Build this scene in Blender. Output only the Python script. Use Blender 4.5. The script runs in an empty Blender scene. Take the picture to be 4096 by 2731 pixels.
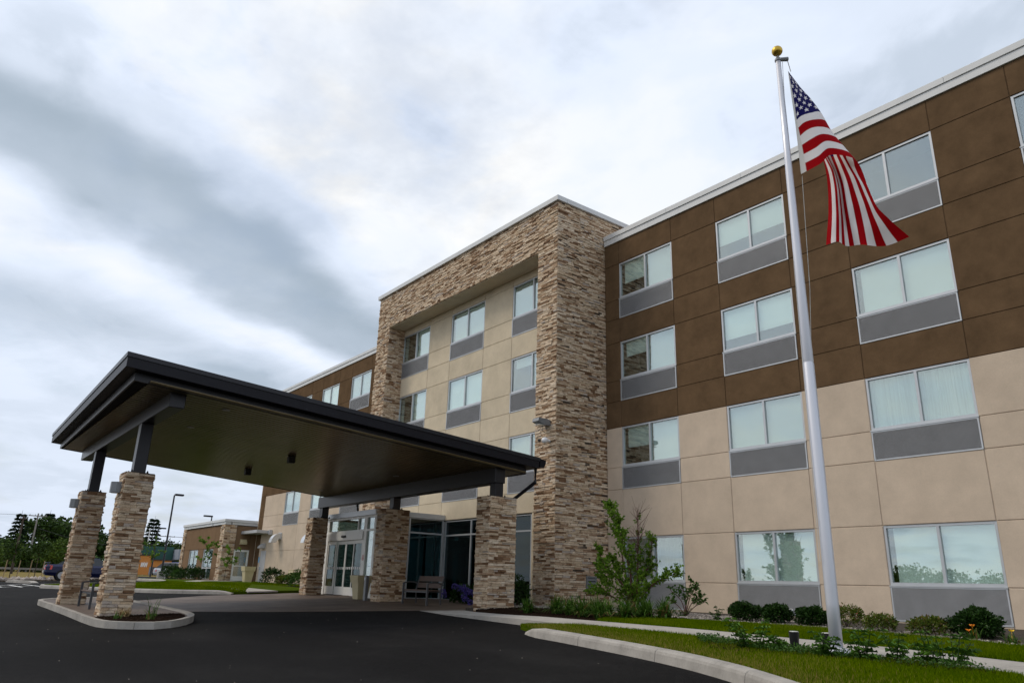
import bpy, bmesh, math, random
import numpy as np
from mathutils import Vector, Matrix

# ------------------------------------------------------------------ camera, world, sun, exposure
sc = bpy.context.scene
COL = sc.collection
CAM = Vector((0.0, -17.858, 0.0))
RV = Vector((0.61498021, 0.78804685, 0.02795542))
UV_ = Vector((0.2299402, -0.21312769, 0.94958101))
FV = Vector((-0.75427239, 0.57754545, 0.31227297))
FPX = 2986.65
cd = bpy.data.cameras.new('camera')
cd.sensor_width = 36.0
cd.lens = 36.0 * FPX / 4096.0
cd.clip_start = 0.1
cd.clip_end = 3000.0
cam = bpy.data.objects.new('camera', cd)
COL.objects.link(cam)
m3 = Matrix((RV, UV_, -FV)).transposed()
cam.matrix_world = Matrix.Translation(CAM) @ m3.to_4x4()
sc.camera = cam

SUN_DIR = Vector((-0.46, -0.44, 0.77)).normalized()      # towards the sun, behind thin cloud
sun_el = math.asin(SUN_DIR.z)
sun_az = math.atan2(SUN_DIR.x, SUN_DIR.y)

world = bpy.data.worlds.new('World')
sc.world = world
world.use_nodes = True
wt = world.node_tree
wt.nodes.clear()
wl = wt.links


def wn(kind, **kw):
    n = wt.nodes.new(kind)
    for k_, v_ in kw.items():
        setattr(n, k_, v_)
    return n


def wmath(op, a, b=None, clamp=False):
    n = wn('ShaderNodeMath', operation=op, use_clamp=clamp)
    for i_, s_ in enumerate((a, b)):
        if s_ is None:
            continue
        if isinstance(s_, (int, float)):
            n.inputs[i_].default_value = s_
        else:
            wl.new(s_, n.inputs[i_])
    return n.outputs[0]


def wmix(fac, a, b, blend='MIX'):
    n = wn('ShaderNodeMix', data_type='RGBA', blend_type=blend)
    if isinstance(fac, (int, float)):
        n.inputs[0].default_value = fac
    else:
        wl.new(fac, n.inputs[0])
    for idx, s_ in ((6, a), (7, b)):
        if isinstance(s_, tuple):
            n.inputs[idx].default_value = (*s_, 1.0)
        else:
            wl.new(s_, n.inputs[idx])
    return n.outputs[2]


w_out = wn('ShaderNodeOutputWorld')
w_bg = wn('ShaderNodeBackground')
w_bg.inputs[1].default_value = 0.1
wl.new(w_bg.outputs[0], w_out.inputs[0])
w_sky = wn('ShaderNodeTexSky')
w_sky.sky_type = 'NISHITA'
w_sky.sun_disc = False
w_sky.sun_elevation = sun_el
w_sky.sun_rotation = sun_az
w_sky.air_density = 1.3
w_sky.dust_density = 2.0
w_tc = wn('ShaderNodeTexCoord')
w_sep = wn('ShaderNodeSeparateXYZ')
wl.new(w_tc.outputs['Generated'], w_sep.inputs[0])
w_z = wmath('ADD', wmath('MAXIMUM', w_sep.outputs[2], 0.0), 0.15)
w_px = wmath('DIVIDE', w_sep.outputs[0], w_z)
w_py = wmath('DIVIDE', w_sep.outputs[1], w_z)
w_cmb = wn('ShaderNodeCombineXYZ')
wl.new(w_px, w_cmb.inputs[0])
wl.new(w_py, w_cmb.inputs[1])


def wnoise(scale, detail, rough, off, sx=1.0, sy=1.0, rot=0.0, dist=0.0):
    mp = wn('ShaderNodeMapping')
    mp.inputs['Location'].default_value = (off, off * 0.7, 0)
    mp.inputs['Rotation'].default_value = (0, 0, rot)
    mp.inputs['Scale'].default_value = (sx, sy, 1)
    wl.new(w_cmb.outputs[0], mp.inputs[0])
    nz = wn('ShaderNodeTexNoise')
    nz.inputs['Scale'].default_value = scale
    nz.inputs['Detail'].default_value = detail
    nz.inputs['Roughness'].default_value = rough
    nz.inputs['Distortion'].default_value = dist
    wl.new(mp.outputs[0], nz.inputs['Vector'])
    return nz.outputs[0]


def wramp(fac, stops, interp='EASE'):
    rp = wn('ShaderNodeValToRGB')
    rp.color_ramp.interpolation = interp
    els = rp.color_ramp.elements
    while len(els) < len(stops):
        els.new(0.5)
    for e_, (p_, c_) in zip(els, stops):
        e_.position = p_
        e_.color = (c_, c_, c_, 1) if isinstance(c_, (int, float)) else (*c_, 1)
    wl.new(fac, rp.inputs[0])
    return rp.outputs[0]


# cloud streaks run along lines of constant  x + 0.37 y  in the cloud layer
w_warp1 = wnoise(1.5, 3, 0.5, 3.1)
w_warp2 = wnoise(3.2, 6, 0.52, 7.7)
w_s = wmath('ADD', w_px, wmath('MULTIPLY', w_py, 0.37))
w_s = wmath('ADD', w_s, wmath('MULTIPLY', wmath('SUBTRACT', w_warp1, 0.5), 0.46))
w_s = wmath('ADD', w_s, wmath('MULTIPLY', wmath('SUBTRACT', w_warp2, 0.5), 0.24))
w_u = wmath('DIVIDE', wmath('ADD', w_s, 3.4), 4.4, clamp=True)


def upos(s_):
    return (s_ + 3.4) / 4.4


w_streak = wramp(w_u, [(upos(-3.3), 0.66), (upos(-2.5), 0.72), (upos(-2.05), 0.50), (upos(-1.78), 0.90), (upos(-1.62), 0.36),
                       (upos(-1.46), 0.26), (upos(-1.30), 0.70), (upos(-1.15), 1.0), (upos(-0.8), 1.0), (upos(-0.4), 0.88), (upos(0.0), 0.76), (upos(0.8), 0.82)])
# the streaks thin out towards the street side, where the windows mirror an even bright cloud deck
w_keep = wramp(wmath('DIVIDE', wmath('ADD', w_py, 1.2), 1.2, clamp=True), [(0.15, 0.0), (0.85, 1.0)])
w_streak = wmath('ADD', wmath('MULTIPLY', w_streak, w_keep), wmath('MULTIPLY', wmath('SUBTRACT', 1.0, w_keep), 0.90))
w_big = wnoise(1.0, 5, 0.5, 12.3, dist=0.3)
w_fine = wnoise(3.0, 7, 0.52, 31.0, dist=0.5)
w_var = wmath('ADD', wmath('MULTIPLY', w_big, 0.50), wmath('MULTIPLY', w_fine, 0.50))
w_thick = wramp(w_var, [(0.37, 0.58), (0.46, 0.86), (0.56, 1.0)])
w_lum = wmath('MULTIPLY', w_streak, w_thick)
w_cloud = wramp(w_lum, [(0.0, (3.0, 3.6, 4.4)), (0.22, (3.9, 4.7, 5.6)), (0.5, (6.2, 7.0, 8.2)), (0.72, (7.8, 8.6, 10.0)), (0.88, (8.9, 9.3, 9.9)), (1.0, (9.9, 9.9, 9.8))], 'LINEAR')
w_cover = wramp(wnoise(1.7, 6, 0.6, 51.0), [(0.34, 0.72), (0.55, 1.0)])
w_skyc = wmix(w_cover, w_sky.outputs[0], w_cloud)
# below the horizon the sky texture goes black; keep the cloud colour there
wl.new(w_skyc, w_bg.inputs[0])

sd = bpy.data.lights.new('sun', 'SUN')
sd.energy = 1.5
sd.angle = math.radians(18)
sd.color = (1.0, 0.88, 0.72)
sun = bpy.data.objects.new('sun', sd)
COL.objects.link(sun)
sun.rotation_euler = SUN_DIR.to_track_quat('Z', 'Y').to_euler()
sun.location = (-20, -60, 60)

sc.view_settings.view_transform = 'Standard'
sc.view_settings.look = 'None'
sc.view_settings.exposure = 0.05
sc.view_settings.gamma = 1.0
sc.view_settings.use_curve_mapping = False
sc.cycles.use_denoising = True
sc.cycles.max_bounces = 8
sc.cycles.transparent_max_bounces = 16
sc.cycles.sample_clamp_indirect = 6.0

rnd = random.Random(11)


def U(a, b):
    return rnd.uniform(a, b)


# ------------------------------------------------------------------ ground heights and pixel rays
def G(x, y):
    g = -0.6 + 0.0117 * max(0.0, min(33.0, -17 - x)) - 0.043 * max(0.0, min(14.0, -4 - y))
    if x < -75:
        g += 0.006 * (-75 - x)
    return g


CREASE_X = (-17, -50, -75)
CREASE_Y = (-4, -18)


def ray(px, py):
    return FV + RV * ((px - 2048) / FPX) - UV_ * ((py - 1365.5) / FPX)


# ------------------------------------------------------------------ materials
def new_mat(name):
    m = bpy.data.materials.new(name)
    m.use_nodes = True
    nt = m.node_tree
    b = nt.nodes['Principled BSDF']
    return m, nt, b


def ramp_node(nt, fac, stops, interp='LINEAR'):
    rp = nt.nodes.new('ShaderNodeValToRGB')
    rp.color_ramp.interpolation = interp
    els = rp.color_ramp.elements
    while len(els) < len(stops):
        els.new(0.5)
    for e_, (p_, c_) in zip(els, stops):
        e_.position = p_
        e_.color = (c_, c_, c_, 1) if isinstance(c_, (int, float)) else (*c_, 1)
    nt.links.new(fac, rp.inputs[0])
    return rp.outputs[0]


def noise_node(nt, scale, detail=4, rough=0.55, vec=None, stretch=None):
    if vec is None:
        g = nt.nodes.new('ShaderNodeNewGeometry')
        vec = g.outputs['Position']
    if stretch:
        mp = nt.nodes.new('ShaderNodeMapping')
        mp.inputs['Scale'].default_value = stretch
        nt.links.new(vec, mp.inputs[0])
        vec = mp.outputs[0]
    n = nt.nodes.new('ShaderNodeTexNoise')
    n.inputs['Scale'].default_value = scale
    n.inputs['Detail'].default_value = detail
    n.inputs['Roughness'].default_value = rough
    nt.links.new(vec, n.inputs['Vector'])
    return n.outputs[0]


def mix_node(nt, fac, a, b, blend='MIX'):
    n = nt.nodes.new('ShaderNodeMix')
    n.data_type = 'RGBA'
    n.blend_type = blend
    if isinstance(fac, (int, float)):
        n.inputs[0].default_value = fac
    else:
        nt.links.new(fac, n.inputs[0])
    for idx, s_ in ((6, a), (7, b)):
        if isinstance(s_, tuple):
            n.inputs[idx].default_value = (*s_, 1.0)
        else:
            nt.links.new(s_, n.inputs[idx])
    return n.outputs[2]


def bump_node(nt, b, height, strength=0.3, dist=0.01):
    bp = nt.nodes.new('ShaderNodeBump')
    bp.inputs['Strength'].default_value = strength
    bp.inputs['Distance'].default_value = dist
    nt.links.new(height, bp.inputs['Height'])
    nt.links.new(bp.outputs[0], b.inputs['Normal'])


def simple(name, col, rough=0.6, var=0.12, scale=6.0, metal=0.0, bump=0.0, bscale=60.0, spec=None, stretch=None):
    m, nt, b = new_mat(name)
    b.inputs['Roughness'].default_value = rough
    b.inputs['Metallic'].default_value = metal
    if spec is not None:
        b.inputs['Specular IOR Level'].default_value = spec
    n = noise_node(nt, scale, 5, 0.6, stretch=stretch)
    lo = tuple(c * (1 - var) for c in col)
    hi = tuple(min(1, c * (1 + var)) for c in col)
    nt.links.new(ramp_node(nt, n, [(0.3, lo), (0.7, hi)]), b.inputs['Base Color'])
    if bump:
        bump_node(nt, b, noise_node(nt, bscale, 4, 0.6), bump, 0.01)
    return m


def leaf_mat(name, dark, light, rough=0.5, trans=0.25, yellow=None, spec=0.16):
    m, nt, b = new_mat(name)
    at = nt.nodes.new('ShaderNodeAttribute')
    at.attribute_name = 'rnd'
    stops = [(0.0, dark), (0.75, light)]
    if yellow:
        stops.append((1.0, yellow))
    c = ramp_node(nt, at.outputs['Fac'], stops)
    nt.links.new(c, b.inputs['Base Color'])
    b.inputs['Roughness'].default_value = rough
    b.inputs['Specular IOR Level'].default_value = spec
    tr = nt.nodes.new('ShaderNodeBsdfTranslucent')
    nt.links.new(c, tr.inputs[0])
    mx = nt.nodes.new('ShaderNodeMixShader')
    mx.inputs[0].default_value = trans
    nt.links.new(b.outputs[0], mx.inputs[1])
    nt.links.new(tr.outputs[0], mx.inputs[2])
    nt.links.new(mx.outputs[0], nt.nodes['Material Output'].inputs[0])
    return m


def eifs(name, col, var=0.07):
    m, nt, b = new_mat(name)
    b.inputs['Roughness'].default_value = 0.9
    b.inputs['Specular IOR Level'].default_value = 0.02
    n1 = noise_node(nt, 1.5, 6, 0.68)
    n2 = noise_node(nt, 30.0, 4, 0.6)
    oi = nt.nodes.new('ShaderNodeObjectInfo')
    c1 = ramp_node(nt, n1, [(0.3, tuple(c * (1 - var) for c in col)), (0.7, tuple(c * (1 + var) for c in col))])
    c2 = mix_node(nt, 0.30, c1, ramp_node(nt, n2, [(0.35, 0.80), (0.65, 1.0)]), 'MULTIPLY')
    c3 = mix_node(nt, 1.0, c2, ramp_node(nt, oi.outputs['Random'], [(0, 0.93), (1, 1.0)]), 'MULTIPLY')
    # faint rain streaks
    st = noise_node(nt, 1.0, 4, 0.7, stretch=(2.0, 2.0, 0.25))
    c4 = mix_node(nt, 0.10, c3, ramp_node(nt, st, [(0.35, 0.86), (0.6, 1.0)]), 'MULTIPLY')
    nt.links.new(c4, b.inputs['Base Color'])
    bump_node(nt, b, noise_node(nt, 130.0, 3, 0.7), 0.35, 0.004)
    return m


def stone_mat(name='ledge_stone', mul=1.0):
    m, nt, b = new_mat(name)
    b.inputs['Roughness'].default_value = 0.88
    b.inputs['Specular IOR Level'].default_value = 0.2
    at = nt.nodes.new('ShaderNodeAttribute')
    at.attribute_name = 'rnd'
    k = mul
    tones = [(0.0, (0.60, 0.465, 0.325)), (0.20, (0.68, 0.55, 0.41)), (0.42, (0.52, 0.38, 0.26)), (0.56, (0.73, 0.61, 0.47)), (0.68, (0.41, 0.28, 0.18)),
             (0.80, (0.29, 0.18, 0.105)), (0.89, (0.50, 0.43, 0.37)), (0.95, (0.20, 0.115, 0.065))]
    base = ramp_node(nt, at.outputs['Fac'], [(p_, tuple(k * q_ for q_ in c_)) for p_, c_ in tones], 'CONSTANT')
    n = noise_node(nt, 7.0, 6, 0.62, stretch=(1, 1, 2.2))
    mott = ramp_node(nt, n, [(0.33, (0.34, 0.24, 0.17)), (0.46, (0.95, 0.93, 0.9)), (0.70, (1.12, 1.12, 1.1))])
    c = mix_node(nt, 0.75, base, mott, 'MULTIPLY')
    n2 = noise_node(nt, 45.0, 5, 0.7)
    c = mix_node(nt, 0.5, c, ramp_node(nt, n2, [(0.3, 0.62), (0.62, 1.08)]), 'MULTIPLY')
    nt.links.new(c, b.inputs['Base Color'])
    h = nt.nodes.new('ShaderNodeMath')
    h.operation = 'ADD'
    nt.links.new(noise_node(nt, 22.0, 6, 0.65, stretch=(1, 1, 2.5)), h.inputs[0])
    nt.links.new(n2, h.inputs[1])
    bump_node(nt, b, h.outputs[0], 0.8, 0.014)
    return m


def glass_mat(name, tint, base_ref, rough=0.0, power=4.0):
    m = bpy.data.materials.new(name)
    m.use_nodes = True
    nt = m.node_tree
    nt.nodes.clear()
    out = nt.nodes.new('ShaderNodeOutputMaterial')
    tr = nt.nodes.new('ShaderNodeBsdfTransparent')
    tr.inputs[0].default_value = (*tint, 1)
    gl = nt.nodes.new('ShaderNodeBsdfGlossy')
    gl.inputs[0].default_value = (0.93, 0.98, 0.97, 1)
    gl.inputs['Roughness'].default_value = rough
    lw = nt.nodes.new('ShaderNodeLayerWeight')
    lw.inputs[0].default_value = 0.5
    fr = nt.nodes.new('ShaderNodeMath')
    fr.operation = 'POWER'
    nt.links.new(lw.outputs['Facing'], fr.inputs[0])
    fr.inputs[1].default_value = power
    ad = nt.nodes.new('ShaderNodeMath')
    ad.operation = 'MULTIPLY_ADD'
    ad.use_clamp = True
    nt.links.new(fr.outputs[0], ad.inputs[0])
    ad.inputs[1].default_value = 1.0 - base_ref
    ad.inputs[2].default_value = base_ref
    bp = nt.nodes.new('ShaderNodeBump')
    bp.inputs['Strength'].default_value = 0.06
    bp.inputs['Distance'].default_value = 0.02
    nt.links.new(noise_node(nt, 0.9, 2, 0.4), bp.inputs['Height'])
    nt.links.new(bp.outputs[0], gl.inputs['Normal'])
    mx = nt.nodes.new('ShaderNodeMixShader')
    nt.links.new(ad.outputs[0], mx.inputs[0])
    nt.links.new(tr.outputs[0], mx.inputs[1])
    nt.links.new(gl.outputs[0], mx.inputs[2])
    nt.links.new(mx.outputs[0], out.inputs[0])
    return m


def asphalt_mat():
    m, nt, b = new_mat('asphalt')
    n1 = noise_node(nt, 0.35, 6, 0.65)
    n2 = noise_node(nt, 70.0, 3, 0.7)
    c = ramp_node(nt, n1, [(0.25, (0.0050, 0.0048, 0.0051)), (0.5, (0.0082, 0.0078, 0.0080)), (0.62, (0.0120, 0.0115, 0.0112)), (0.8, (0.0165, 0.0155, 0.015))])
    c = mix_node(nt, 0.6, c, ramp_node(nt, n2, [(0.3, 0.55), (0.7, 1.35)]), 'MULTIPLY')
    n4 = noise_node(nt, 11.0, 6, 0.75)
    c = mix_node(nt, 0.8, c, ramp_node(nt, n4, [(0.3, 0.55), (0.5, 0.95), (0.72, 1.6)]), 'MULTIPLY')
    n3 = noise_node(nt, 0.5, 5, 0.6, stretch=(0.25, 1.6, 1))
    c = mix_node(nt, 0.8, c, ramp_node(nt, n3, [(0.40, 0.80), (0.56, 1.0), (0.70, 1.5)]), 'MULTIPLY')
    nt.links.new(c, b.inputs['Base Color'])
    b.inputs['Roughness'].default_value = 0.85
    b.inputs['Specular IOR Level'].default_value = 0.07
    bump_node(nt, b, n2, 0.9, 0.01)
    return m


def concrete_mat(name, col, stain=0.25):
    m, nt, b = new_mat(name)
    n1 = noise_node(nt, 1.3, 6, 0.7)
    n2 = noise_node(nt, 40.0, 4, 0.7)
    c = ramp_node(nt, n1, [(0.3, tuple(x * (1 - stain) for x in col)), (0.6, col), (0.8, tuple(x * 1.08 for x in col))])
    c = mix_node(nt, 0.4, c, ramp_node(nt, n2, [(0.3, 0.75), (0.7, 1.1)]), 'MULTIPLY')
    n3 = noise_node(nt, 5.0, 6, 0.75)
    c = mix_node(nt, 0.5, c, ramp_node(nt, n3, [(0.32, 0.62), (0.45, 1.0)]), 'MULTIPLY')
    nt.links.new(c, b.inputs['Base Color'])
    b.inputs['Roughness'].default_value = 0.85
    b.inputs['Specular IOR Level'].default_value = 0.25
    bump_node(nt, b, n2, 0.4, 0.006)
    return m


def soil_mat(name, dark, light, scale):
    m, nt, b = new_mat(name)
    n1 = noise_node(nt, scale, 6, 0.75)
    n0 = noise_node(nt, 1.2, 4, 0.6)
    c = ramp_node(nt, n1, [(0.3, dark), (0.75, light)])
    c = mix_node(nt, 0.5, c, ramp_node(nt, n0, [(0.3, 0.7), (0.7, 1.2)]), 'MULTIPLY')
    nt.links.new(c, b.inputs['Base Color'])
    b.inputs['Roughness'].default_value = 0.95
    b.inputs['Specular IOR Level'].default_value = 0.03
    bump_node(nt, b, n1, 1.0, 0.03)
    return m


def attr_mat(name, stops, rough=0.7, interp='LINEAR'):
    m, nt, b = new_mat(name)
    at = nt.nodes.new('ShaderNodeAttribute')
    at.attribute_name = 'rnd'
    nt.links.new(ramp_node(nt, at.outputs['Fac'], stops, interp), b.inputs['Base Color'])
    b.inputs['Roughness'].default_value = rough
    return m


def patio_mat():
    m, nt, b = new_mat('stamped_concrete')
    n1 = noise_node(nt, 0.9, 6, 0.7)
    c = ramp_node(nt, n1, [(0.25, (0.055, 0.036, 0.026)), (0.5, (0.115, 0.082, 0.062)), (0.8, (0.20, 0.155, 0.125))])
    n2 = noise_node(nt, 26.0, 5, 0.7)
    c = mix_node(nt, 0.5, c, ramp_node(nt, n2, [(0.3, 0.6), (0.7, 1.2)]), 'MULTIPLY')
    nt.links.new(c, b.inputs['Base Color'])
    b.inputs['Roughness'].default_value = 0.62
    b.inputs['Specular IOR Level'].default_value = 0.35
    bump_node(nt, b, n2, 0.5, 0.01)
    return m


M = {}
M['stone'] = stone_mat()
M['mortar'] = simple('mortar', (0.075, 0.055, 0.040), 0.95)
M['beige'] = eifs('stucco_beige', (0.60, 0.49, 0.38), 0.10)
M['cream'] = eifs('stucco_cream', (0.63, 0.54, 0.40), 0.10)
M['brown'] = eifs('stucco_brown', (0.132, 0.083, 0.046), 0.24)
M['taupe'] = eifs('stucco_taupe', (0.22, 0.142, 0.085), 0.10)
M['backing'] = simple('joint_backing', (0.10, 0.075, 0.055), 0.95)
M['coping'] = simple('white_coping_metal', (0.62, 0.63, 0.63), 0.45, 0.05, 2.0)
M['alu'] = simple('aluminium_frame', (0.50, 0.52, 0.54), 0.4, 0.05, 3.0, metal=0.35)
M['louver'] = simple('louver_grey', (0.50, 0.505, 0.52), 0.5, 0.08, 3.0, metal=0.2)
M['dark'] = simple('dark_cavity', (0.012, 0.012, 0.013), 0.9)
M['room'] = simple('room_wall', (0.16, 0.14, 0.115), 0.9)
M['floor_in'] = simple('lobby_floor', (0.16, 0.13, 0.10), 0.35)
M['shade'] = simple('window_shade', (0.90, 0.90, 0.87), 0.9, 0.04, 1.5)
nt_ = M['shade'].node_tree
b_ = nt_.nodes['Principled BSDF']
oi_ = nt_.nodes.new('ShaderNodeObjectInfo')
nt_.links.new(mix_node(nt_, 1.0, b_.inputs['Base Color'].links[0].from_socket, ramp_node(nt_, oi_.outputs['Random'], [(0, 0.66), (1, 1.0)]), 'MULTIPLY'), b_.inputs['Base Color'])
M['sheer'] = simple('grey_curtain', (0.50, 0.54, 0.53), 0.9, 0.18, 5.0, stretch=(6, 1, 0.1))
M['drape'] = simple('annex_drape', (0.16, 0.20, 0.19), 0.9, 0.25, 5.0, stretch=(6, 1, 0.1))
M['glass'] = glass_mat('window_glass', (0.895, 0.966, 0.95), 0.23, 0.0, 4.0)
M['glass_dark'] = glass_mat('lobby_glass', (0.33, 0.47, 0.49), 0.035, 0.0, 4.5)
M['glass_annex'] = glass_mat('annex_glass', (0.70, 0.80, 0.78), 0.07, 0.0, 4.0)
M['bronze'] = simple('dark_bronze_metal', (0.0075, 0.007, 0.011), 0.45, 0.10, 2.0, metal=0.0, spec=0.22)
M['bronze2'] = simple('bronze_beam', (0.014, 0.014, 0.019), 0.36, 0.10, 2.0, metal=0.0, spec=0.35)
M['soffit'] = simple('ribbed_soffit', (0.22, 0.17, 0.09), 0.30, 0.15, 1.0, metal=0.65)
M['door_white'] = simple('door_aluminium', (0.82, 0.82, 0.78), 0.45, 0.04, 3.0)
M['asphalt'] = asphalt_mat()
M['concrete'] = concrete_mat('sidewalk_concrete', (0.40, 0.375, 0.34))
M['kerb'] = concrete_mat('kerb_concrete', (0.385, 0.36, 0.325), 0.35)
M['patio'] = patio_mat()
M['mulch'] = soil_mat('mulch', (0.010, 0.006, 0.004), (0.045, 0.026, 0.017), 38.0)
M['lawn'] = soil_mat('lawn_ground', (0.030, 0.055, 0.001), (0.085, 0.125, 0.002), 30.0)
M['field'] = soil_mat('dry_grass', (0.13, 0.10, 0.03), (0.24, 0.185, 0.07), 0.8)
M['blade'] = leaf_mat('grass_blade', (0.048, 0.098, 0.0006), (0.150, 0.205, 0.001), 0.9, 0.30, (0.28, 0.21, 0.06), 0.02)
M['gravel_bed'] = soil_mat('gravel_bed', (0.035, 0.03, 0.026), (0.16, 0.14, 0.12), 60.0)
M['pebble'] = attr_mat('pebble', [(0, (0.05, 0.042, 0.036)), (0.5, (0.20, 0.17, 0.145)), (1, (0.40, 0.36, 0.32))], 0.8)
M['rock'] = attr_mat('riprap', [(0, (0.12, 0.10, 0.09)), (0.5, (0.26, 0.22, 0.19)), (1, (0.42, 0.36, 0.32))], 0.85)
M['paint'] = simple('white_paint', (0.70, 0.70, 0.68), 0.7)
M['pole_alu'] = simple('satin_aluminium', (0.60, 0.61, 0.66), 0.42, 0.04, 4.0, metal=0.45, stretch=(40, 40, 0.5))
M['gold'] = simple('gold_ball', (0.52, 0.34, 0.055), 0.36, 0.08, 6.0, metal=0.85)
M['rope'] = simple('rope', (0.55, 0.53, 0.49), 0.9)
M['steel'] = simple('grey_steel', (0.20, 0.21, 0.22), 0.45, 0.08, 6.0, metal=0.3)
M['bench_metal'] = simple('bench_metal', (0.055, 0.056, 0.062), 0.45, 0.1, 6.0)
M['bench_wood'] = simple('bench_board', (0.10, 0.062, 0.046), 0.6, 0.2, 3.0, stretch=(1, 8, 8))
M['urn'] = simple('tan_urn', (0.52, 0.45, 0.27), 0.6, 0.05, 4.0)
M['black'] = simple('black_plastic', (0.012, 0.012, 0.013), 0.45)
M['bark'] = simple('bark', (0.055, 0.038, 0.028), 0.9, 0.3, 20.0, bump=0.6)
M['redbark'] = simple('red_bark', (0.085, 0.030, 0.022), 0.8, 0.3, 20.0)
M['woodpole'] = simple('weathered_wood', (0.22, 0.205, 0.19), 0.9, 0.2, 4.0)
M['leaf_bright'] = leaf_mat('leaf_bright', (0.034, 0.090, 0.006), (0.150, 0.270, 0.024), 0.45, 0.38)
M['leaf_dark'] = leaf_mat('leaf_dark', (0.007, 0.022, 0.004), (0.028, 0.068, 0.011), 0.4, 0.12)
M['leaf_mid'] = leaf_mat('leaf_mid', (0.018, 0.050, 0.008), (0.058, 0.130, 0.020), 0.5, 0.2)
M['leaf_olive'] = leaf_mat('leaf_olive', (0.036, 0.064, 0.006), (0.115, 0.160, 0.018), 0.5, 0.25, (0.16, 0.09, 0.03))
M['leaf_lily'] = leaf_mat('leaf_lily', (0.022, 0.062, 0.006), (0.092, 0.185, 0.026), 0.5, 0.25, (0.20, 0.14, 0.05))
M['leaf_perennial'] = leaf_mat('leaf_perennial', (0.026, 0.070, 0.008), (0.085, 0.185, 0.022), 0.5, 0.2)
M['needle'] = leaf_mat('needle', (0.005, 0.015, 0.006), (0.018, 0.040, 0.014), 0.7, 0.05)
M['crown'] = leaf_mat('crown_leaf', (0.010, 0.026, 0.004), (0.045, 0.085, 0.014), 0.7, 0.1)
M['crown_b'] = leaf_mat('crown_leaf_bright', (0.025, 0.055, 0.007), (0.085, 0.135, 0.018), 0.7, 0.15)
M['blue_flower'] = attr_mat('hydrangea_bloom', [(0, (0.02, 0.015, 0.16)), (0.5, (0.06, 0.045, 0.30)), (1, (0.20, 0.14, 0.44))], 0.6)
M['orange_flower'] = simple('lily_bloom', (0.85, 0.28, 0.01), 0.5)
M['yellow_flower'] = simple('yellow_bloom', (0.85, 0.55, 0.02), 0.5)
M['pink_flower'] = simple('pink_bloom', (0.75, 0.12, 0.16), 0.5)
M['car_blue'] = simple('navy_car_paint', (0.012, 0.016, 0.060), 0.18, 0.03, 2.0, metal=0.2, spec=0.6)
M['car_silver'] = simple('silver_car_paint', (0.50, 0.51, 0.53), 0.22, 0.03, 2.0, metal=0.3)
M['car_glass'] = simple('car_glass', (0.03, 0.035, 0.04), 0.06, 0.02)
M['tyre'] = simple('tyre', (0.012, 0.012, 0.012), 0.85)
M['rim'] = simple('wheel_rim', (0.45, 0.45, 0.46), 0.3, metal=0.6)
M['tail'] = simple('tail_light', (0.60, 0.035, 0.02), 0.2)
M['taillens'] = simple('tail_lens', (0.55, 0.57, 0.6), 0.2)
M['orange_wall'] = simple('orange_wall', (0.50, 0.20, 0.045), 0.85)
M['teal'] = simple('green_metal_siding', (0.012, 0.070, 0.055), 0.6)
M['grey_wall'] = simple('grey_wall', (0.24, 0.27, 0.32), 0.8)
M['blue_panel'] = simple('blue_panel', (0.008, 0.012, 0.26), 0.5)
M['white_part'] = simple('white_enamel', (0.72, 0.72, 0.72), 0.5, 0.04)
M['duct'] = simple('galvanised_duct', (0.62, 0.64, 0.66), 0.30, 0.06, 4.0, metal=0.6)
M['bluesign'] = simple('blue_sign', (0.22, 0.45, 0.68), 0.5)
M['stake'] = simple('wooden_stake', (0.30, 0.21, 0.12), 0.8)
M['lens'] = simple('lamp_lens', (0.75, 0.75, 0.70), 0.3)
M['sofa_red'] = simple('red_upholstery', (0.16, 0.015, 0.02), 0.8)
M['lobby_wall'] = simple('lobby_wall', (0.12, 0.10, 0.075), 0.8)

# ------------------------------------------------------------------ building blocks
WLOC = {}


def reg(o, parent):
    base = WLOC[parent.name] if parent is not None else Vector((0, 0, 0))
    WLOC[o.name] = base + Vector(o.location)
    return o


def thing(name, label, cat, loc, group=None, kind=None):
    o = bpy.data.objects.new(name, None)
    o.empty_display_size = 0.3
    COL.objects.link(o)
    o.location = loc
    if label:
        o['label'] = label
    if cat:
        o['category'] = cat
    if group:
        o['group'] = group
    if kind:
        o['kind'] = kind
    return reg(o, None)


def tag(o, label, cat, group=None):
    o['label'] = label
    o['category'] = cat
    if group:
        o['group'] = group
    return o


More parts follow.
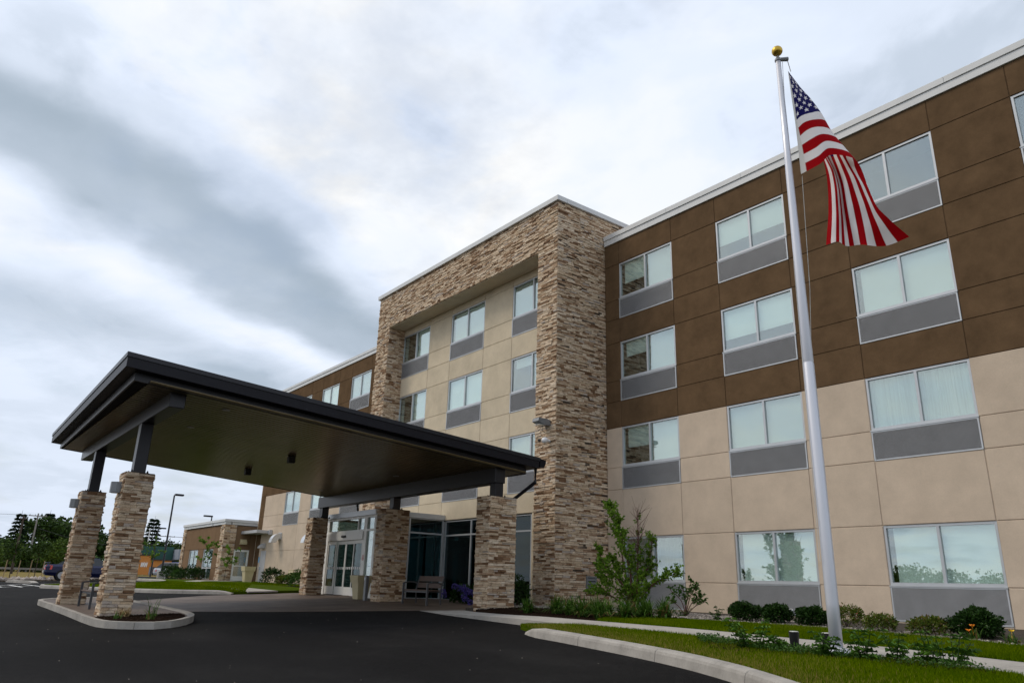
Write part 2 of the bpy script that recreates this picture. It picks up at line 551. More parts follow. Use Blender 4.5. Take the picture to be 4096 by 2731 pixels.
class MB:
    def __init__(s):
        s.v = []
        s.f = []
        s.a = []
        s.cur = 0.0

    def add(s, verts, faces, r=None):
        n = len(s.v)
        s.v.extend(verts)
        s.f.extend([tuple(i + n for i in f) for f in faces])
        s.a.extend([s.cur if r is None else r] * len(verts))

    def box(s, x0, x1, y0, y1, z0, z1, r=None):
        s.add([(x0, y0, z0), (x1, y0, z0), (x1, y1, z0), (x0, y1, z0), (x0, y0, z1), (x1, y0, z1), (x1, y1, z1), (x0, y1, z1)],
              [(0, 3, 2, 1), (4, 5, 6, 7), (0, 1, 5, 4), (1, 2, 6, 5), (2, 3, 7, 6), (3, 0, 4, 7)], r)

    def bbox(s, x0, x1, y0, y1, z0, z1, b=0.01, r=None):
        """box with chamfered vertical and horizontal edges (rounded look)"""
        pts = []
        for (z, i) in ((z0, b), (z0 + b, 0), (z1 - b, 0), (z1, b)):
            xa, xb, ya, yb = x0 + i, x1 - i, y0 + i, y1 - i
            c = b
            pts += [(xa + c, ya, z), (xb - c, ya, z), (xb, ya + c, z), (xb, yb - c, z), (xb - c, yb, z), (xa + c, yb, z), (xa, yb - c, z), (xa, ya + c, z)]
        fs = [tuple(reversed(range(8))), tuple(range(24, 32))]
        for k in range(3):
            for j in range(8):
                fs.append((k * 8 + j, k * 8 + (j + 1) % 8, k * 8 + 8 + (j + 1) % 8, k * 8 + 8 + j))
        s.add(pts, fs, r)

    def tube(s, pts, rads, n=8, cap=True, r=None):
        pts = [Vector(p) for p in pts]
        if isinstance(rads, (int, float)):
            rads = [rads] * len(pts)
        vs, fs = [], []
        for i, p in enumerate(pts):
            t = (pts[min(i + 1, len(pts) - 1)] - pts[max(i - 1, 0)])
            t = t.normalized() if t.length > 1e-9 else Vector((0, 0, 1))
            a = t.cross(Vector((0, 0, 1)) if abs(t.z) < 0.9 else Vector((1, 0, 0))).normalized()
            b = t.cross(a)
            for j in range(n):
                an = 2 * math.pi * j / n
                vs.append(tuple(p + (a * math.cos(an) + b * math.sin(an)) * rads[i]))
        for i in range(len(pts) - 1):
            for j in range(n):
                fs.append((i * n + j, i * n + (j + 1) % n, (i + 1) * n + (j + 1) % n, (i + 1) * n + j))
        if cap:
            fs.append(tuple(reversed(range(n))))
            fs.append(tuple(range((len(pts) - 1) * n, len(pts) * n)))
        s.add(vs, fs, r)

    def lathe(s, cx, cy, prof, n=20, r=None):
        vs, fs = [], []
        for (rad, z) in prof:
            for j in range(n):
                an = 2 * math.pi * j / n
                vs.append((cx + rad * math.cos(an), cy + rad * math.sin(an), z))
        m = len(prof)
        for i in range(m - 1):
            for j in range(n):
                fs.append((i * n + j, i * n + (j + 1) % n, (i + 1) * n + (j + 1) % n, (i + 1) * n + j))
        fs.append(tuple(reversed(range(n))))
        fs.append(tuple(range((m - 1) * n, m * n)))
        s.add(vs, fs, r)

    def prism(s, poly, axis, a, b, r=None):
        """extrude a 2D polygon: axis 'x' -> poly in (y,z); 'y' -> (x,z); 'z' -> (x,y)"""
        n = len(poly)

        def P(p, t):
            return {'x': (t, p[0], p[1]), 'y': (p[0], t, p[1]), 'z': (p[0], p[1], t)}[axis]
        vs = [P(p, a) for p in poly] + [P(p, b) for p in poly]
        fs = [tuple(range(n)), tuple(reversed(range(n, 2 * n)))]
        for i in range(n):
            fs.append((i, (i + 1) % n, n + (i + 1) % n, n + i))
        s.add(vs, fs, r)

    def build(s, name, mat, parent=None, origin=None, smooth=False, fix=False):
        if parent is not None:
            org = WLOC[parent.name]
            loc = Vector((0, 0, 0))
            if origin is not None:
                loc = Vector(origin) - org
                org = Vector(origin)
        else:
            org = Vector(origin) if origin is not None else Vector((0, 0, 0))
            loc = org
        me = bpy.data.meshes.new(name)
        va = np.array(s.v, dtype=np.float64) - np.array(org)
        me.from_pydata(va.tolist(), [], s.f)
        at = me.attributes.new('rnd', 'FLOAT', 'POINT')
        at.data.foreach_set('value', np.array(s.a, dtype=np.float32))
        if fix:
            bm = bmesh.new()
            bm.from_mesh(me)
            bmesh.ops.recalc_face_normals(bm, faces=bm.faces)
            bm.to_mesh(me)
            bm.free()
        if smooth:
            me.polygons.foreach_set('use_smooth', [True] * len(me.polygons))
        me.materials.append(mat)
        o = bpy.data.objects.new(name, me)
        COL.objects.link(o)
        o.parent = parent
        o.location = loc
        return reg(o, parent)


def share(src, name, parent, world_loc):
    o = bpy.data.objects.new(name, src.data)
    COL.objects.link(o)
    o.parent = parent
    o.location = Vector(world_loc) - (WLOC[parent.name] if parent else Vector((0, 0, 0)))
    return reg(o, parent)


def boxpart(name, mat, parent, *a, bevel=0.0, **k):
    m = MB()
    if bevel:
        m.bbox(*a, b=bevel)
    else:
        m.box(*a)
    return m.build(name, mat, parent, **k)


def in_poly(x, y, poly):
    c = False
    n = len(poly)
    for i in range(n):
        x1, y1 = poly[i]
        x2, y2 = poly[(i + 1) % n]
        if (y1 > y) != (y2 > y) and x < (x2 - x1) * (y - y1) / (y2 - y1) + x1:
            c = not c
    return c


def sample_poly(poly, n, cond=None):
    """n random points inside a polygon (vectorised)"""
    P_ = np.array(poly, float)
    Q_ = np.roll(P_, -1, axis=0)
    lo, hi = P_.min(0), P_.max(0)
    out = np.zeros((0, 2))
    while len(out) < n:
        k = int((n - len(out)) * 2.5) + 50
        pt = NPR.uniform(lo, hi, (k, 2))
        ins = np.zeros(k, bool)
        for (x1, y1), (x2, y2) in zip(P_, Q_):
            if y1 == y2:
                continue
            ins ^= ((y1 > pt[:, 1]) != (y2 > pt[:, 1])) & (pt[:, 0] < (x2 - x1) * (pt[:, 1] - y1) / (y2 - y1) + x1)
        pt = pt[ins]
        if cond is not None:
            pt = pt[cond(pt[:, 0], pt[:, 1])]
        out = np.vstack([out, pt])
    return out[:n]


def G_np(x, y):
    g = -0.6 + 0.0117 * np.clip(-17 - x, 0, 33) - 0.043 * np.clip(-4 - y, 0, 14)
    return g + 0.006 * np.clip(-75 - x, 0, None)


def raw_mesh(name, v, f, r, mat, label):
    """one joined mesh from numpy arrays: v (n,3), f (m,k), r (n,)"""
    me_ = bpy.data.meshes.new(name)
    me_.vertices.add(len(v))
    me_.vertices.foreach_set('co', np.asarray(v, np.float32).ravel())
    k = f.shape[1]
    me_.loops.add(f.size)
    me_.loops.foreach_set('vertex_index', f.astype(np.int32).ravel())
    me_.polygons.add(len(f))
    me_.polygons.foreach_set('loop_start', np.arange(0, f.size, k, dtype=np.int32))
    at_ = me_.attributes.new('rnd', 'FLOAT', 'POINT')
    at_.data.foreach_set('value', np.asarray(r, np.float32))
    me_.update(calc_edges=True)
    me_.materials.append(mat)
    o_ = bpy.data.objects.new(name, me_)
    COL.objects.link(o_)
    o_['kind'] = 'stuff'
    o_['label'] = label
    return o_


NPR = np.random.default_rng(5)


def smoothline(pts, n=6):
    """Catmull-Rom through 2D/3D points"""
    out = []
    P = [np.array(p, float) for p in pts]
    for i in range(len(P) - 1):
        p0, p1, p2, p3 = P[max(i - 1, 0)], P[i], P[i + 1], P[min(i + 2, len(P) - 1)]
        for k in range(n):
            t = k / n
            out.append(tuple(0.5 * ((2 * p1) + (-p0 + p2) * t + (2 * p0 - 5 * p1 + 4 * p2 - p3) * t * t + (-p0 + 3 * p1 - 3 * p2 + p3) * t ** 3)))
    out.append(tuple(P[-1]))
    return out


def sheet(name, poly, off, mat, parent=None, skirt=0.25, kind='structure', offf=None, label=None):
    bm = bmesh.new()
    vs = [bm.verts.new((x, y, 0)) for x, y in poly]
    bm.faces.new(vs)
    for cx in CREASE_X:
        bmesh.ops.bisect_plane(bm, geom=bm.verts[:] + bm.edges[:] + bm.faces[:], plane_co=(cx, 0, 0), plane_no=(1, 0, 0))
    for cy in CREASE_Y:
        bmesh.ops.bisect_plane(bm, geom=bm.verts[:] + bm.edges[:] + bm.faces[:], plane_co=(0, cy, 0), plane_no=(0, 1, 0))
    if offf:
        for cx in np.arange(-18.5, -12, 1.0):
            bmesh.ops.bisect_plane(bm, geom=bm.verts[:] + bm.edges[:] + bm.faces[:], plane_co=(cx, 0, 0), plane_no=(1, 0, 0))
    bmesh.ops.triangulate(bm, faces=bm.faces[:])
    for v in bm.verts:
        v.co.z = G(v.co.x, v.co.y) + (offf(v.co.x, v.co.y) if offf else off)
    bmesh.ops.recalc_face_normals(bm, faces=bm.faces[:])
    if bm.faces[:] and sum(f.normal.z for f in bm.faces) < 0:
        bmesh.ops.reverse_faces(bm, faces=bm.faces[:])
    if skirt:
        be = [e for e in bm.edges if len(e.link_faces) == 1]
        ret = bmesh.ops.extrude_edge_only(bm, edges=be)
        for g in ret['geom']:
            if isinstance(g, bmesh.types.BMVert):
                g.co.z -= skirt
    me = bpy.data.meshes.new(name)
    bm.to_mesh(me)
    bm.free()
    me.materials.append(mat)
    o = bpy.data.objects.new(name, me)
    COL.objects.link(o)
    if parent:
        o.parent = parent
        o.location = -WLOC[parent.name]
    if kind and not parent:
        o['kind'] = kind
    if label:
        o['label'] = label
    return reg(o, parent)


# ------------------------------------------------------------------ terrain and paving
sheet('ground', [(-1200, -900), (900, -900), (900, 1200), (-1200, 1200)], -0.09, M['field'], skirt=0)
sheet('parking_lot', [(-61.5, -60), (60, -60), (60, 0.5), (-49, 0.5), (-60, -1.0), (-61.5, -3), (-61.5, -60)][:-1], 0.0, M['asphalt'], skirt=0.15)
sheet('side_parking', [(-110, -3.0), (-61.5, -3.0), (-61.5, 30), (-110, 30)], -0.004, M['asphalt'], skirt=0.15)

PATIO = [(-18.8, -6.4), (-20.06, -8.56), (-21.1, -10.3), (-23.0, -12.6), (-28.6, -11.6), (-30.9, -8.6), (-31.1, -6.6), (-31.0, -1.0), (-17.9, -1.0), (-17.9, -5.6)]
sheet('patio', PATIO, 0.006, M['patio'], skirt=0.05)


def ramp_off(x, y):
    return 0.008 + 0.112 * max(0.0, min(1.0, (x + 18.6) / 5.2))


# sidewalk slabs
SW_B = smoothline([(-17.9, -5.55), (-14.56, -6.42), (-11.0, -6.66), (-8.93, -6.76), (-7.27, -6.98), (-5.3, -7.25), (-3.62, -7.7), (0, -8.6), (6, -9.9), (14, -11.0)], 6)
SW_F = smoothline([(-18.75, -6.42), (-13.4, -7.36), (-11.27, -7.62), (-9.9, -7.72), (-8.38, -7.85), (-6.52, -8.2), (-4.9, -8.50), (-3.3, -8.86), (0, -9.9), (6, -11.3), (14, -12.4)], 6)


def resample(line, n):
    L = [0.0]
    for a, b in zip(line[:-1], line[1:]):
        L.append(L[-1] + math.dist(a, b))
    out = []
    for i in range(n + 1):
        t = L[-1] * i / n
        k = max(j for j in range(len(L)) if L[j] <= t + 1e-9)
        k = min(k, len(line) - 2)
        q = (t - L[k]) / max(1e-9, L[k + 1] - L[k])
        out.append(tuple(line[k][c] + (line[k + 1][c] - line[k][c]) * q for c in range(len(line[0]))))
    return out


NSL = 22
swb, swf = resample(SW_B, NSL * 3), resample(SW_F, NSL * 3)
side_walk = thing('sidewalk', None, None, (-10, -7, G(-10, -7)), kind='structure')
for i in range(NSL):
    a0, a1 = i * 3, i * 3 + 3
    poly = [swf[j] for j in range(a0, a1 + 1)] + [swb[j] for j in range(a1, a0 - 1, -1)]
    cx_ = sum(p[0] for p in poly) / len(poly)
    cy_ = sum(p[1] for p in poly) / len(poly)
    poly = [(cx_ + (x - cx_) * 0.994, cy_ + (y - cy_) * 0.997) for x, y in poly]
    sheet('paving_slab', poly, 0, M['concrete'], parent=side_walk, skirt=0.14, offf=ramp_off)

CURB_BACK = [(-11.25, -8.55), (-10.58, -8.84), (-9.88, -9.0), (-8.65, -9.33), (-7.62, -9.62), (-6.47, -10.0), (-5.49, -10.43), (-4.71, -10.87), (-3.4, -11.7), (-1.5, -13.0), (2, -14.6), (8, -15.6), (16, -16.0)]
CURB_BACK = smoothline(CURB_BACK, 4)


def kerb(line, parent, width=0.17, h=0.15, seg=2.3, sgn=1, nose=True):
    """swept kerb stones; sgn=+1 road on the right-hand side of the travel direction"""
    L = [0.0]
    for a, b in zip(line[:-1], line[1:]):
        L.append(L[-1] + math.dist(a, b))
    nseg = max(1, round(L[-1] / seg))
    fine = resample(line, nseg * 6)
    for i in range(nseg):
        m = MB()
        pts = fine[i * 6:i * 6 + 7]
        prof_n = 6
        for k, p in enumerate(pts):
            q = fine[min(i * 6 + k + 1, len(fine) - 1)]
            q0 = fine[max(i * 6 + k - 1, 0)]
            t = Vector((q[0] - q0[0], q[1] - q0[1], 0)).normalized()
            nrm = Vector((t.y, -t.x, 0)) * sgn
            sh = t * (0.006 if k == 0 else (-0.006 if k == 6 else 0))
            hh = h
            if nose and ((i == 0 and k < 2) or (i == nseg - 1 and k > 4)):
                hh = h * ((0.35, 0.8)[k] if i == 0 else (0.8, 0.35)[k - 5])
            for (o_, z_) in ((0, -0.12), (0, hh), (width * 0.72, hh), (width * 0.92, hh - 0.02), (width, hh - 0.05), (width + 0.03, -0.12)):
                x, y = p[0] + nrm.x * o_ + sh.x, p[1] + nrm.y * o_ + sh.y
                m.v.append((x, y, G(x, y) + z_))
                m.a.append(0)
        for k in range(6):
            for j in range(5):
                m.f.append((k * 6 + j, k * 6 + j + 1, k * 6 + 7 + j, k * 6 + 6 + j))
        m.f.append((0, 1, 2, 3, 4, 5))
        m.f.append((41, 40, 39, 38, 37, 36))
        m.build('kerb_stone', M['kerb'], parent, fix=True)


kerb_a = thing('kerb', None, None, (-8, -9.5, G(-8, -9.5)), kind='structure')
kerb(CURB_BACK, kerb_a, sgn=1)

swf_l = [p for p in swf if p[0] > -12.9]
LAWN_A = [(-12.85, -7.55)] + [(-12.2, -8.1)] + CURB_BACK + [(16, -12.7)] + [(x, y - 0.01) for x, y in reversed(swf_l)]
LAWN_A = [p for i, p in enumerate(LAWN_A) if i == 0 or math.dist(p, LAWN_A[i - 1]) > 0.02]


def lawn_a_off(x, y):
    return 0.015 + 0.105 * max(0.0, min(1.0, (x + 12.9) / 2.0))


sheet('lawn', LAWN_A, 0.12, M['lawn'], offf=lawn_a_off)
GRAV_E = smoothline([(-12.2, -5.75), (-10.6, -5.10), (-9.16, -4.98), (-7.65, -5.02), (-6.47, -5.22), (-4.98, -5.55), (-4.26, -5.82), (0, -6.7), (8, -8.0), (14, -8.6)], 4)
swb_l = [p for p in swb if p[0] > -11.9]
LAWN_B = [(x, y + 0.012) for x, y in swb_l] + list(reversed(GRAV_E))
sheet('lawn', LAWN_B, 0.115, M['lawn'])
swb_m = [p for p in swb if p[0] <= -11.5 and p[0] > -17.4]
MULCH_A = [(x, y + 0.012) for x, y in swb_m] + [(-11.9, -6.2), (-12.2, -5.7), (-10.6, -5.05), (-10.9, -4.6), (-13.0, -4.2), (-16.0, -4.1), (-17.0, -4.4)]
sheet('mulch_bed', MULCH_A, 0.10, M['mulch'])
GRAVEL = [(-17.88, -5.5), (-16.9, -4.35), (-13.0, -4.15), (-10.9, -4.55), (-10.6, -5.04)] + [(x, y + 0.012) for x, y in GRAV_E if x > -10.5] + [(14, 0.2), (-17.85, 0.2)]
sheet('gravel_bed', GRAVEL, 0.085, M['gravel_bed'])
MULCH_P = smoothline([(-7.9, -8.10), (-6.9, -8.16), (-5.9, -8.36), (-4.9, -8.56), (-3.9, -8.79), (-3.4, -9.0), (-4.1, -9.12), (-4.9, -9.02), (-5.8, -9.1), (-6.5, -9.3), (-7.2, -8.85), (-7.9, -8.10)], 4)[:-1]
sheet('mulch_bed', MULCH_P, 0.135, M['mulch'], skirt=0.05)

# canopy island
ISL = smoothline([(-29.2, -13.9), (-28.4, -14.36), (-25.8, -14.4), (-22.4, -14.42), (-19.6, -14.46), (-18.2, -14.38), (-17.45, -13.95), (-17.2, -13.45), (-17.8, -12.85), (-18.9, -12.35), (-20.2, -12.15), (-21.9, -12.1), (-25.2, -12.05), (-28.4, -12.1), (-29.2, -12.7), (-29.35, -13.3), (-29.2, -13.9)], 5)[:-1]
isl_kerb = thing('kerb', None, None, (-23, -13.3, G(-23, -13.3)), kind='structure')
kerb([*ISL, ISL[0]], isl_kerb, width=0.16, h=0.14, seg=2.4, sgn=-1, nose=False)


def inset(poly, d):
    cx = sum(p[0] for p in poly) / len(poly)
    cy = sum(p[1] for p in poly) / len(poly)
    return [(cx + (x - cx) * (1 - d / max(0.3, math.hypot(x - cx, y - cy))), cy + (y - cy) * (1 - d / max(0.3, math.hypot(x - cx, y - cy)))) for x, y in poly]


ISL_IN = [(x, max(-14.28, min(-12.2, y))) for x, y in inset(ISL, 0.14)]
sheet('island_pavement', ISL_IN, 0.11, M['patio'], skirt=0.1)
ISL_M = [(-19.75, -14.25), (-18.4, -14.2), (-17.62, -13.8), (-17.45, -13.4), (-17.95, -12.95), (-18.9, -12.55), (-19.75, -12.45)]
sheet('mulch_bed', ISL_M, 0.128, M['mulch'], skirt=0.04)

# left lawn, its walk and kerb
LK = smoothline([(-31.35, -7.35), (-32.4, -8.0), (-33.8, -8.95), (-35.6, -9.85), (-38.5, -10.95), (-41.6, -11.9), (-43.0, -12.35), (-44.3, -12.2), (-45.0, -11.2), (-45.6, -8.4), (-46.5, -6.4), (-49, -5.6), (-54, -5.4), (-61.2, -5.4)], 4)
kerb_l = thing('kerb', None, None, (-38, -10.8, G(-38, -10.8)), kind='structure')
kerb(LK, kerb_l, sgn=-1, width=0.16, h=0.15)
LAWN_L = [(-31.2, -6.95)] + LK + [(-61.2, 0.3), (-31.2, 0.3)]
sheet('lawn', LAWN_L, 0.10, M['lawn'])
WALK = smoothline([(-31.0, -6.9), (-34.5, -6.55), (-38.5, -6.4), (-42.4, -6.2), (-46.5, -5.2), (-49.0, -3.2), (-49.9, -1.6)], 5)
WALK2 = smoothline([(-48.4, -1.5), (-47.6, -3.0), (-45.5, -4.6), (-42.0, -5.35), (-38.5, -5.55), (-34.5, -5.6), (-31.0, -5.7)], 5)
sheet('path', WALK + WALK2, 0.112, M['concrete'], skirt=0.05)
sheet('mulch_bed', [(-44.5, -0.1), (-44.5, -2.0), (-40, -2.6), (-35, -3.0), (-31.3, -4.2), (-31.2, -0.1)], 0.106, M['mulch'], skirt=0.03)
sheet('gravel_bed', [(-60.5, -3.4), (-51.4, -3.4), (-50.6, -2.6), (-50.6, -1.9), (-60.5, -1.9)], 0.106, M['gravel_bed'], skirt=0.03)
PK = smoothline([(-54.6, -12.2), (-51.0, -11.5), (-49.6, -10.9)], 4)
kerb_p = thing('kerb', None, None, (-52, -11.7, G(-52, -11.7)), kind='structure')
kerb(smoothline([(-58.8, -12.6), (-54.6, -12.35), (-51.6, -12.0)], 4), kerb_p, sgn=-1, width=0.4, h=0.14)
for i, (xa, ya, xb, yb) in enumerate([(-49.8, -12.6, -45.2, -12.2), (-49.2, -13.3, -45.0, -13.1), (-48.4, -14.0, -45.4, -13.9), (-47.2, -12.3, -45.4, -13.95), (-49.6, -12.7, -48.2, -13.9)]):
    t = Vector((xb - xa, yb - ya)).normalized()
    n = Vector((-t.y, t.x)) * 0.06
    sheet('road_marking', [(xa + n.x, ya + n.y), (xb + n.x, yb + n.y), (xb - n.x, yb - n.y), (xa - n.x, ya - n.y)], 0.005 + 0.001 * i, M['paint'], skirt=0)
for i in range(7):
    y = -2.5 + i * 2.8
    sheet('road_marking', [(-82, y), (-75.2, y), (-75.2, y + 0.12), (-82, y + 0.12)], 0.006, M['paint'], skirt=0)

# ------------------------------------------------------------------ stonework
def stone_run(out, u0, u1, z0, z1, place, zbase=0.0, hmin=0.040, hmax=0.078):
    """fill a wall strip u0..u1 x z0..z1 with ledge stones. place(u, d, z) -> world point, d = outward"""
    z = z0
    while z < z1 - 0.02:
        h = U(hmin, hmax)
        if z1 - (z + h) < 0.045:
            h = z1 - z
        u = u0 + (U(-0.0, 0.0))
        while u < u1 - 0.01:
            ln = rnd.choice((U(0.10, 0.2), U(0.18, 0.34), U(0.26, 0.5)))
            if u1 - (u + ln) < 0.09:
                ln = u1 - u
            split = h > 0.07 and rnd.random() < 0.25
            parts = [(z, z + h)] if not split else [(z, z + h * 0.48), (z + h * 0.48, z + h)]
            for (za, zb) in parts:
                pr = rnd.choice((U(0.004, 0.016), U(0.012, 0.034), U(0.02, 0.045)))
                g = 0.0022
                e = 0.005
                t1, t2, t3, t4 = U(-0.006, 0.006), U(-0.006, 0.006), U(-0.006, 0.006), U(-0.006, 0.006)
                c = [(u + g, -0.03, za + g), (u + ln - g, -0.03, za + g), (u + ln - g, -0.03, zb - g), (u + g, -0.03, zb - g),
                     (u + g, pr - e, za + g), (u + ln - g, pr - e, za + g), (u + ln - g, pr - e, zb - g), (u + g, pr - e, zb - g),
                     (u + g + e, pr + t1, za + g + e), (u + ln - g - e, pr + t2, za + g + e), (u + ln - g - e, pr + t3, zb - g - e), (u + g + e, pr + t4, zb - g - e)]
                out.append(([place(*p) for p in c], rnd.random()))
            u += ln
        z += h


SF = [(8, 9, 10, 11), (4, 5, 9, 8), (5, 6, 10, 9), (6, 7, 11, 10), (7, 4, 8, 11), (0, 1, 5, 4), (1, 2, 6, 5), (2, 3, 7, 6), (3, 0, 4, 7)]
SFR = [tuple(reversed(f)) for f in SF]


def facing(u_ax, org, flip):
    """u_ax 'x' or 'y'; org = fixed coordinate; flip = outward sign"""
    if u_ax == 'x':
        return lambda u, d, z: (u, org + d * flip, z)
    return lambda u, d, z: (org + d * flip, u, z)


def sort_faces(u_ax, flip):
    if u_ax == 'x':
        return SF if flip < 0 else SFR
    return SF if flip > 0 else SFR


def apparent(vs):
    a = Vector(vs[8])
    b = Vector(vs[9])
    c = Vector(vs[11])
    ar = (b - a).cross(c - a)
    mid = (a + b + c) / 3 - CAM
    return abs(ar.dot(mid.normalized())) / mid.length_squared


def place_stones(groups, parent, limit, mat):
    """groups: list of (stones, faces, visible) -> single stone objects up to limit, the rest one 'stuff' part"""
    allst = []
    for st, fc, vis in groups:
        for vs, r in st:
            allst.append((apparent(vs) if vis else 0.0, vs, r, fc))
    allst.sort(key=lambda q: -q[0])
    rest = MB()
    for i, (ap, vs, r, fc) in enumerate(allst):
        if i < limit and ap > 0:
            m = MB()
            m.add(vs, fc, r)
            m.build('stone', mat, parent)
        else:
            rest.add(vs, fc, r)
    if rest.v:
        o = rest.build('stone_facing', mat, parent)
        o['kind'] = 'stuff'


def stone_pillar(label, x0, x1, y0, y1, z1, limit=300, bottom_off=0.0):
    zb = min(G(x, y) for x in (x0, x1) for y in (y0, y1)) + bottom_off - 0.03
    t = thing('stone_pillar', label, 'pillar', ((x0 + x1) / 2, (y0 + y1) / 2, zb), 'stone pillars carrying the canopy')
    boxpart('core', M['mortar'], t, x0 + 0.012, x1 - 0.012, y0 + 0.012, y1 - 0.012, zb, z1 - 0.012)
    gs = []
    for (ax, org, flip, a, b, vis) in (('x', y0, -1, x0, x1, True), ('y', x1, 1, y0, y1, True), ('x', y1, 1, x0, x1, False), ('y', x0, -1, y0, y1, False)):
        st = []
        stone_run(st, a, b, zb, z1, facing(ax, org, flip))
        gs.append((st, sort_faces(ax, flip), vis))
    place_stones(gs, t, limit, M['stone'])
    m = MB()
    m.box(x0 - 0.01, x1 + 0.01, y0 - 0.01, y1 + 0.01, z1 - 0.012, z1 + 0.012)
    m.build('cap', M['mortar'], t)
    return t


PZ_IN, PZ_OUT = 2.42, 2.36
stone_pillar('stone pillar beside the tower with pebbles at its foot, rightmost of all', -17.78, -17.16, -5.31, -4.40, PZ_IN)
stone_pillar('stone pillar between the entrance doors and the wooden bench', -23.72, -23.12, -5.33, -4.42, PZ_IN)
stone_pillar('stone pillar left of the glass entrance doors, its side in deep shade', -29.57, -28.98, -5.38, -4.76, PZ_IN)
stone_pillar('stone pillar on the kerbed island with dry plants at its foot', -20.42, -19.82, -14.15, -13.53, PZ_OUT, bottom_off=0.1)
stone_pillar('leftmost stone pillar on the kerbed island, farther from the dry plants', -26.15, -25.58, -14.15, -13.52, PZ_OUT, bottom_off=0.1)

# ------------------------------------------------------------------ hotel
hotel = thing('hotel_building', 'four-storey hotel with beige and brown walls and a stone entrance tower', 'building', (-24.4, 0, -0.6))
LV = {'1B': -0.48, '1S': 0.27, '1H': 1.61, '2B': 3.12, '2S': 3.84, '2H': 5.17, '3B': 6.07, '3S': 6.79, '3H': 8.15, '4B': 9.02, '4S': 9.74, '4H': 11.10, 'W': 11.96, 'P': 12.36}
BASE = -0.56
panels, backings, slatlist = [], {}, []
GAP = 0.011


def panel(x0, x1, z0, z1, y, mat, thick=0.07):
    panels.append((x0, x1, z0, z1, y, mat, thick))
    backings.setdefault((mat.name, x0 < -31, y < -1), (MB(), mat))[0].box(x0, x1, y + 0.016, y + 0.20, z0, z1)


def shade_mesh(x0, x1, y, z0, z1, parent, mat, pleat=0.0):
    m = MB()
    n = 24 if pleat else 2
    pts = [(x0 + (x1 - x0) * i / n, y + (pleat * math.sin(i * 2.1) if pleat else 0)) for i in range(n + 1)]
    for i in range(n):
        (xa, ya), (xb, yb) = pts[i], pts[i + 1]
        m.add([(xa, ya, z0), (xb, yb, z0), (xb, yb, z1), (xa, ya, z1), (xa, ya + 0.01, z0), (xb, yb + 0.01, z0), (xb, yb + 0.01, z1), (xa, ya + 0.01, z1)],
              [(0, 1, 2, 3), (7, 6, 5, 4), (0, 4, 5, 1), (3, 2, 6, 7)])
    return m.build('shade', mat, parent)


def window(x0, x1, zB, zS, zH, y, mode, louver=True):
    fw, fd = 0.055, 0.09
    yf = y + 0.02                                     # frame face set back from the wall face
    zs = zS + 0.015
    m = MB()
    xm = (x0 + x1) / 2
    # outer frame and mullion, butted end to end
    m.box(x0 + 0.004, x0 + fw, yf, yf + fd, zs, zH - 0.004)
    m.box(x1 - fw, x1 - 0.004, yf, yf + fd, zs, zH - 0.004)
    m.box(x0 + fw, x1 - fw, yf + 0.001, yf + fd, zH - fw, zH - 0.005)
    m.box(x0 + fw, x1 - fw, yf + 0.001, yf + fd, zs + 0.001, zs + fw + 0.01)
    m.box(xm - 0.032, xm + 0.032, yf + 0.002, yf + fd, zs + fw + 0.01, zH - fw)
    m.box(x0 - 0.01, x1 + 0.01, y - 0.022, yf + 0.05, zS - 0.012, zS + 0.014)      # sill flashing
    w = m.build('window', M['alu'], hotel)
    for (a, b) in ((x0 + fw, xm - 0.032), (xm + 0.032, x1 - fw)):
        q = MB()
        q.box(a, b, yf + 0.040, yf + 0.052, zs + fw + 0.01, zH - fw)
        q.build('pane', M['glass'], w)
    ys = yf + 0.105
    L_, R_ = x0 + fw - 0.03, x1 - fw + 0.03
    zl, zh = zs + 0.03, zH - 0.03
    if mode == 'full':
        shade_mesh(L_, R_, ys, zl, zh, w, M['shade'])
    elif mode == 'gap':
        shade_mesh(L_ + 0.14, R_, ys, zl, zh, w, M['shade'])
    elif mode == 'half':
        shade_mesh(L_ + 0.16, xm, ys, zh - (zh - zl) * U(0.3, 0.6), zh, w, M['shade'])
        shade_mesh(xm + 0.012, R_, ys + 0.03, zl, zh, w, M['shade'])
    elif mode == 'right':
        shade_mesh(xm + 0.05, R_, ys, zl, zh, w, M['shade'])
        shade_mesh(L_, L_ + 0.22, ys + 0.05, zl, zh, w, M['sheer'], 0.02)
    elif mode == 'sheer':
        shade_mesh(L_, R_, ys, zl, zh, w, M['sheer'], 0.02)
    elif mode == 'dark':
        shade_mesh(L_, R_, ys, zl, zh, w, M['drape'], 0.02)
    elif mode == 'top':
        shade_mesh(L_, R_, ys, zl + (zh - zl) * U(0.25, 0.4), zh, w, M['shade'])
    if louver:
        lf = MB()
        zt, zb = zS - 0.014, zB
        lf.box(x0 + 0.003, x0 + 0.035, y - 0.012, y + 0.03, zb, zt)
        lf.box(x1 - 0.035, x1 - 0.003, y - 0.012, y + 0.03, zb, zt)
        lf.box(x0 + 0.035, x1 - 0.035, y - 0.011, y + 0.03, zb, zb + 0.03)
        lf.box(x0 + 0.035, x1 - 0.035, y - 0.011, y + 0.03, zt - 0.03, zt)
        lo = lf.build('louver', M['alu'], hotel)
        bk = MB()
        bk.box(x0 + 0.002, x1 - 0.002, y + 0.06, y + 0.10, zb, zt)
        bk.build('backing', M['dark'], lo)
        slatlist.append((x0 + 0.036, x1 - 0.036, y, zb + 0.032, zt - 0.032, lo))


